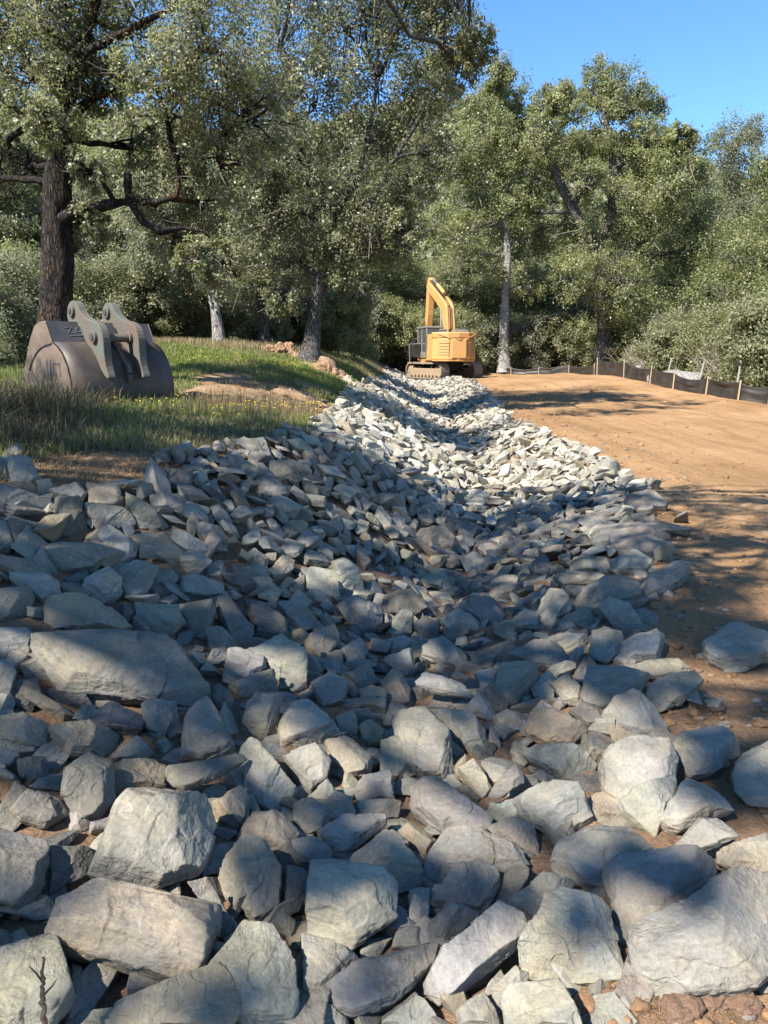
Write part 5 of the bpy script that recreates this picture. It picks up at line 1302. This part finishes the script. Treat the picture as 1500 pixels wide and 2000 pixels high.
GS = 'shrubs along the edge of the wood'
shr = [kind_tree('shrub', 'x', 'shrub', GS, 3.0, 1.7, 12, .085, 3000, M_BARKG, M_LEAF2, 94, .08, .05),
       kind_tree('shrub', 'x', 'shrub', GS, 2.6, 1.8, 12, .085, 3000, M_BARKG, M_LEAF, 95, .05, .05),
       kind_tree('shrub', 'x', 'shrub', GS, 2.6, 1.6, 11, .08, 2400, M_BARKP, M_LEAF3, 96, .05, .05)]
SN = ['bright green', 'dark olive', 'greyish']
for (u, yd, k, sc) in [(-40,17,2,.8),(20,19,2,1.0),(90,24,1,1.1),(170,29,1,1.2),(250,30,2,1.3),(320,31,1,1.2),(380,32,1,1.1),(470,32,2,1.1),(545,31,1,1.0),(660,31,0,.9),(585,33,1,1.2),(690,52,2,1.6),(745,53,0,1.5),(625,48,1,1.3)]:
    place(shr, k, u, yd, sc, f'{SN[k]} shrub at the shady back edge of the lawn')
for (u, yd, k, sc) in [(780,54,0,1.5),(820,57,1,1.6),(870,58,0,1.5),(945,55,1,1.5),(1010,55,2,1.5),(1050,57,0,1.6),(1095,56,1,1.6),(1140,56,0,1.5),(1215,53,1,1.5),(1260,50,0,1.5),(1310,47,2,1.5),(1060,59,2,2.4),(1110,61,0,2.5),(1250,58,2,2.3),(1015,60,0,2.3)]:
    place(shr, k, u, yd, sc, f'{SN[k]} shrub at the far side of the dirt pad under the tall oaks')
for (u, yd, k, sc) in [(1345,42,1,1.5),(1385,40,0,1.2),(1425,38,0,1.4),(1470,36,2,1.5),(1510,33,0,1.4),(1545,31,1,1.5),(1440,45,1,1.9),(1500,42,2,1.9),(1560,38,0,1.8)]:
    place(shr, k, u, yd, sc, f'{SN[k]} shrub behind the leaning posts near the right edge')
# pinkish leafless brush right of the fallen log
def bare_brush(u, yd, hgt, lab, seed):
    g = np.random.default_rng(seed); p = at(u, 700, yd); z = ground_z(p[0], p[1], False)[0]; W = Wood()
    for k in range(110):
        d = g.normal(size=3) * [1, 1, .25]; d /= np.linalg.norm(d); e = np.array([d[0] * .75, d[1] * .75, g.uniform(.5, 1.0)]) * hgt
        o0 = g.normal(size=3) * [.5, .5, 0]; Q = bez(o0, o0 + e * g.uniform(.5, 1), g.normal(size=3) * .14 * hgt + [0, 0, .15 * hgt], 8); Q[1:] += g.normal(size=(7, 3)) * .03; W.add(Q, np.linspace(.011, .004, 8), 4)
        for _ in range(4):
            s = Q[g.integers(3, 7)]; W.add(bez(s, s + g.normal(size=3) * .16 * hgt + [0, 0, .08 * hgt], g.normal(size=3) * .03, 4), np.linspace(.006, .003, 4), 3)
    tag(link('bare_bush', W.mesh('bare_bush'), M_BRUSH, None, (p[0], p[1], z)), lab, 'bush')
M_BRUSH = paint('bare_brush', (0.36, 0.29, 0.25), 0.9, 0, (0.25, 0.2, 0.17), 0.6, 3)
bare_brush(1440, 34.5, 3.2, 'pinkish leafless bush behind the fence, in front of the green shrubs at the right', 5)
bare_brush(1275, 45, 2.6, 'pale leafless bush behind the fallen log', 6)

# far hillside forest: one mass
gH = np.random.default_rng(77); CLs, TNs, ONs = [], [], []
for k in range(1500):
    yd = 75 + 150 * gH.random() ** .8; xx = yd * gH.uniform(-.62, .62); z = ground_z(np.clip(xx, -80, 80), 95, False)[0] + ridge(xx, yd)
    rr = gH.uniform(2.2, 4.2); u = gH.normal(size=(110, 3)); u /= np.linalg.norm(u, axis=1)[:, None]; u[:, 2] = np.abs(u[:, 2]) * 1.0 - .15
    CLs.append(np.array([xx, yd, z + rr * .6]) + u * rr * gH.uniform(.7, 1.05, (110, 1)) * [1, 1, 1.1]); ONs.append(u); TNs.append(gH.normal(gH.normal(.42, .14), .16, 110))
tag(link('far_wood', leaves_mesh('far_wood', np.concatenate(CLs), np.concatenate(TNs), 1.1, gH, 0, np.concatenate(ONs)), M_LEAF), 'oak forest covering the far hillside', 'forest', kind='stuff')

# ------------------------------------------------------------------ grass
def blades(x, y, z, hgt, wid, lean, col, g):
    n = len(x); a = g.uniform(0, 6.28, n); f = np.stack([np.cos(a), np.sin(a), 0 * a], 1); s = np.stack([-np.sin(a), np.cos(a), 0 * a], 1)
    b = np.stack([x, y, z], 1); up = np.array([0, 0, 1.0]); H_ = hgt[:, None]; W_ = wid[:, None]; L_ = lean[:, None]
    V = np.stack([b - s * W_, b + s * W_, b + up * H_ * .55 + f * L_ * H_ * .3 + s * W_ * .8, b + up * H_ * .55 + f * L_ * H_ * .3 - s * W_ * .8, b + up * H_ * (1 - .25 * L_) + f * L_ * H_], 1).reshape(-1, 3)
    i = np.arange(n)[:, None] * 5
    return V, (i + np.array([[0, 1, 2, 3]])), (i + np.array([[3, 2, 4]])), np.repeat(np.concatenate([col, np.ones((n, 1))], 1), 5, 0)
class Field:
    def __init__(s): s.V, s.Q, s.T, s.Cc, s.n = [], [], [], [], 0
    def add(s, *a):
        V, Q, T, Cc = blades(*a); s.V.append(V); s.Q.append(Q + s.n); s.T.append(T + s.n); s.Cc.append(Cc); s.n += len(V)
    def build(s, name, mat, lab, cat):
        o = link(name, np_mesh(name, np.concatenate(s.V), [np.concatenate(s.Q), np.concatenate(s.T)], False, {'rc': ('FLOAT_COLOR', np.concatenate(s.Cc))}), mat)
        return tag(o, lab, cat, kind='stuff')
M_GRASS = vcol_material('grass_blade', .6, .3)
gG = np.random.default_rng(31)
def scatter(n, x0, x1, y0, y1, py=1.0):
    y = y0 + (y1 - y0) * gG.random(n) ** py; return gG.uniform(x0, x1, n), y
GREEN = np.array([.120, .175, .038]); YG = np.array([.225, .24, .068]); STRAW = np.array([.34, .27, .15]); OLIVE = np.array([.085, .085, .045]); BROWN = np.array([.17, .125, .08])
F1 = Field()
x, y = scatter(330000, -15, .8, 5.6, 31, 1.25)
k = (x < look(T_XL, y) - .05 + .22 * noise(np.stack([x * 2.1, y * 2.1, 0 * x], 1), 41)) & (gG.random(len(x)) > bare(x, y) * 1.2) & (np.abs(x) < y * .62 + .6)
x, y = x[k], y[k]; dry = np.clip(.30 + .55 * fbm(np.stack([x * .6, y * .6, 0 * x], 1), 42, 3) + .5 * sm(22, 26, y) + .45 * (1 - sm(6.5, 9.5, y)), 0, 1)
pick = gG.random(len(x)) < dry * .75
col = np.where(pick[:, None], STRAW * .55 + OLIVE * .5, GREEN + (YG - GREEN) * gG.random((len(x), 1))) * gG.uniform(.7, 1.25, (len(x), 1))
hg = gG.uniform(.07, .17, len(x)) * (1 + .5 * noise(np.stack([x * 1.2, y * 1.2, 0 * x], 1), 43)) * (1 + .8 * sm(23, 27, y))
F1.add(x, y, ground_z(x, y, False) - .01, hg, .0028 + .00022 * y, gG.uniform(.1, .9, len(x)), col, gG)
F1.build('lawn_grass', M_GRASS, 'short green grass covering the bank', 'grass')
F2 = Field()     # tall dry weeds, left foreground and round the bucket
x, y = scatter(52000, -8.5, -2.4, 6.6, 11.0, 1.2); dens = sm(-2.6, -3.6, x + .35 * noise(np.stack([x * 1.5, y * 1.5, 0 * x], 1), 51) + .12 * (y - 7)) if False else np.clip((-2.75 - x - .20 * (y - 7)) / 1.3, 0, 1)
k = (gG.random(len(x)) < dens) & (x < look(T_XL, y) - .25); x, y = x[k], y[k]
t = gG.random((len(x), 1)); col = (OLIVE * .9 + (STRAW * .55 - OLIVE * .5) * (t > .60)) * gG.uniform(.6, 1.3, (len(x), 1))
cl = .5 + .6 * np.clip(noise(np.stack([x * 2, y * 2, 0 * x], 1), 52) + .35, 0, 1)
F2.add(x, y, ground_z(x, y, False) - .01, gG.uniform(.24, .78, len(x)) * cl * (1 - .45 * sm(9.0, 11, y)), gG.uniform(.002, .005, len(x)), gG.uniform(.2, 1.3, len(x)), col, gG)
x, y = scatter(2600, -2.9, -1.0, 9.5, 13); k = x < look(T_XL, y) - .3; x, y = x[k], y[k]   # stalks by the bucket
F2.add(x, y, ground_z(x, y, False), gG.uniform(.14, .40, len(x)), np.full(len(x), .0025), gG.uniform(.1, .5, len(x)), np.tile(STRAW * .55, (len(x), 1)) * gG.uniform(.6, 1.3, (len(x), 1)), gG)
x, y = scatter(9000, -9, -2.6, 23, 29); F2.add(x, y, ground_z(x, y, False), gG.uniform(.14, .40, len(x)), np.full(len(x), .008), gG.uniform(.1, .6, len(x)), np.tile(STRAW * .9, (len(x), 1)) * gG.uniform(.6, 1.2, (len(x), 1)), gG)
F2.build('tall_weeds', M_GRASS, 'tall dry grey-brown weeds along the left edge and lawn back', 'weeds')
F3 = Field()     # straw lying on the bare soil at the ditch edge
x, y = scatter(15000, -4.6, -.7, 5.0, 9.4); k = (x < look(T_XL, y) + .12) & (x > look(T_XL, y) - 1.9); x, y = x[k], y[k]
col = (BROWN + (STRAW - BROWN) * gG.random((len(x), 1)) ** 1.8) * gG.uniform(.5, 1.1, (len(x), 1))
F3.add(x, y, ground_z(x, y, False) + .006, gG.uniform(.02, .09, len(x)), gG.uniform(.0015, .0035, len(x)), gG.uniform(1.2, 3.0, len(x)), col, gG)
for (u, v, ru, n, hgt) in ((1285, 1965, 60, 260, .05), (1370, 1385, 26, 200, .05), (1385, 1960, 70, 160, .03), (1200, 1980, 40, 60, .04), (240, 1430, 60, 40, .03), (1000, 735, 5, 1, .01)):
    p = hit(u, v); s = ru * p[1] / F_PX; x = p[0] + gG.normal(size=n) * s * .6; y = p[1] + gG.normal(size=n) * s * .6
    F3.add(x, y, ground_z(x, y, False), gG.uniform(.4, 1.2, n) * hgt, np.full(n, .0011), gG.uniform(.6, 2.4, n), np.tile(BROWN * .9, (n, 1)) * gG.uniform(.5, 1.6, (n, 1)), gG)
F3.build('straw', M_GRASS, 'dry straw and roots lying on the bare soil', 'straw')
# yellow wildflowers
fl = []
for (u, v, su, sv, n) in ((520,812,70,9,45),(440,818,60,10,18),(560,722,90,8,70),(690,735,25,10,20),(420,710,70,10,28),(350,790,60,14,20),(280,800,60,12,10),(600,806,40,6,30),(25,700,20,10,12)):
    for k in range(n):
        p = hit(u + gG.normal() * su * .6, v + gG.normal() * sv * .6)
        if p[0] < look(T_XL, p[1]) - .05: fl.append(p)
fl = np.array(fl); V, Fq, nn = [], [], 0; V0, F0 = ico(1)
for p in fl:
    s = .008 + .0005 * p[1]; V.append(V0 * s * [1, 1, .5] + [p[0], p[1], ground_z(p[0], p[1], False)[0] + gG.uniform(.10, .20)]); Fq.append(F0 + nn); nn += len(V0)
M_FLW = paint('yellow_petal', (0.72, 0.56, 0.03), .7, 0, (.6, .4, .03), .5, 9)
tag(link('wildflowers', np_mesh('wildflowers', np.concatenate(V), [np.concatenate(Fq)], True), M_FLW), 'yellow wildflowers in the lawn', 'flowers', kind='stuff')

# loose clods and chips along the pad and ditch rims
D2, F2_ = ico(2); LUMP = [(D2 * [1, .85, .65] * (1 + .30 * fbm(D2 * 1.6 + k * 5, k, 2))[:, None], F2_) for k in range(12)]
gC = np.random.default_rng(19); AV, AF, AC, AL, nb = [], [], [], [], 0
it = np.arange(3200); yv = 1.5 + 34 * gC.random(3200) ** 2.2; xr, xl = look(T_XR, yv), look(T_XL, yv)
xv = np.where(it % 5 == 0, gC.uniform(xl - 1.2, xr), xr + gC.exponential(1.0, 3200) * np.where(it % 3 > 0, .55, 2.5) - .15); zv = ground_z(xv, yv)
for it, x, y, z in zip(it, xv, yv, zv):
    if not -6 < x < 12.5 or (it % 5 == 0 and y > 9): continue
    Vp, Fp = LUMP[int(gC.integers(12))]; s = gC.uniform(.006, .022) * (2.0 if gC.random() < .06 else 1) * (1 + .035 * y); V = Vp * s * gC.uniform(.7, 1.2, 3) + [x, y, z + s * .25]
    AV.append(V); AF.append(Fp + nb); nb += len(V); AL.append(Vp * s + gC.uniform(-50, 50, 3))
    c_ = np.array([.20, .12, .068] if gC.random() < .82 else [.17, .155, .135]) * gC.uniform(.7, 1.3); AC.append(np.tile([*c_, 1], (len(V), 1)))
tag(link('loose_clods', np_mesh('loose_clods', np.concatenate(AV), [np.concatenate(AF)], True, {'lc': ('FLOAT_VECTOR', np.concatenate(AL)), 'rc': ('FLOAT_COLOR', np.concatenate(AC))}), M_ROCK), 'small loose clods and chips of dirt along the pad edge', 'gravel', kind='stuff')
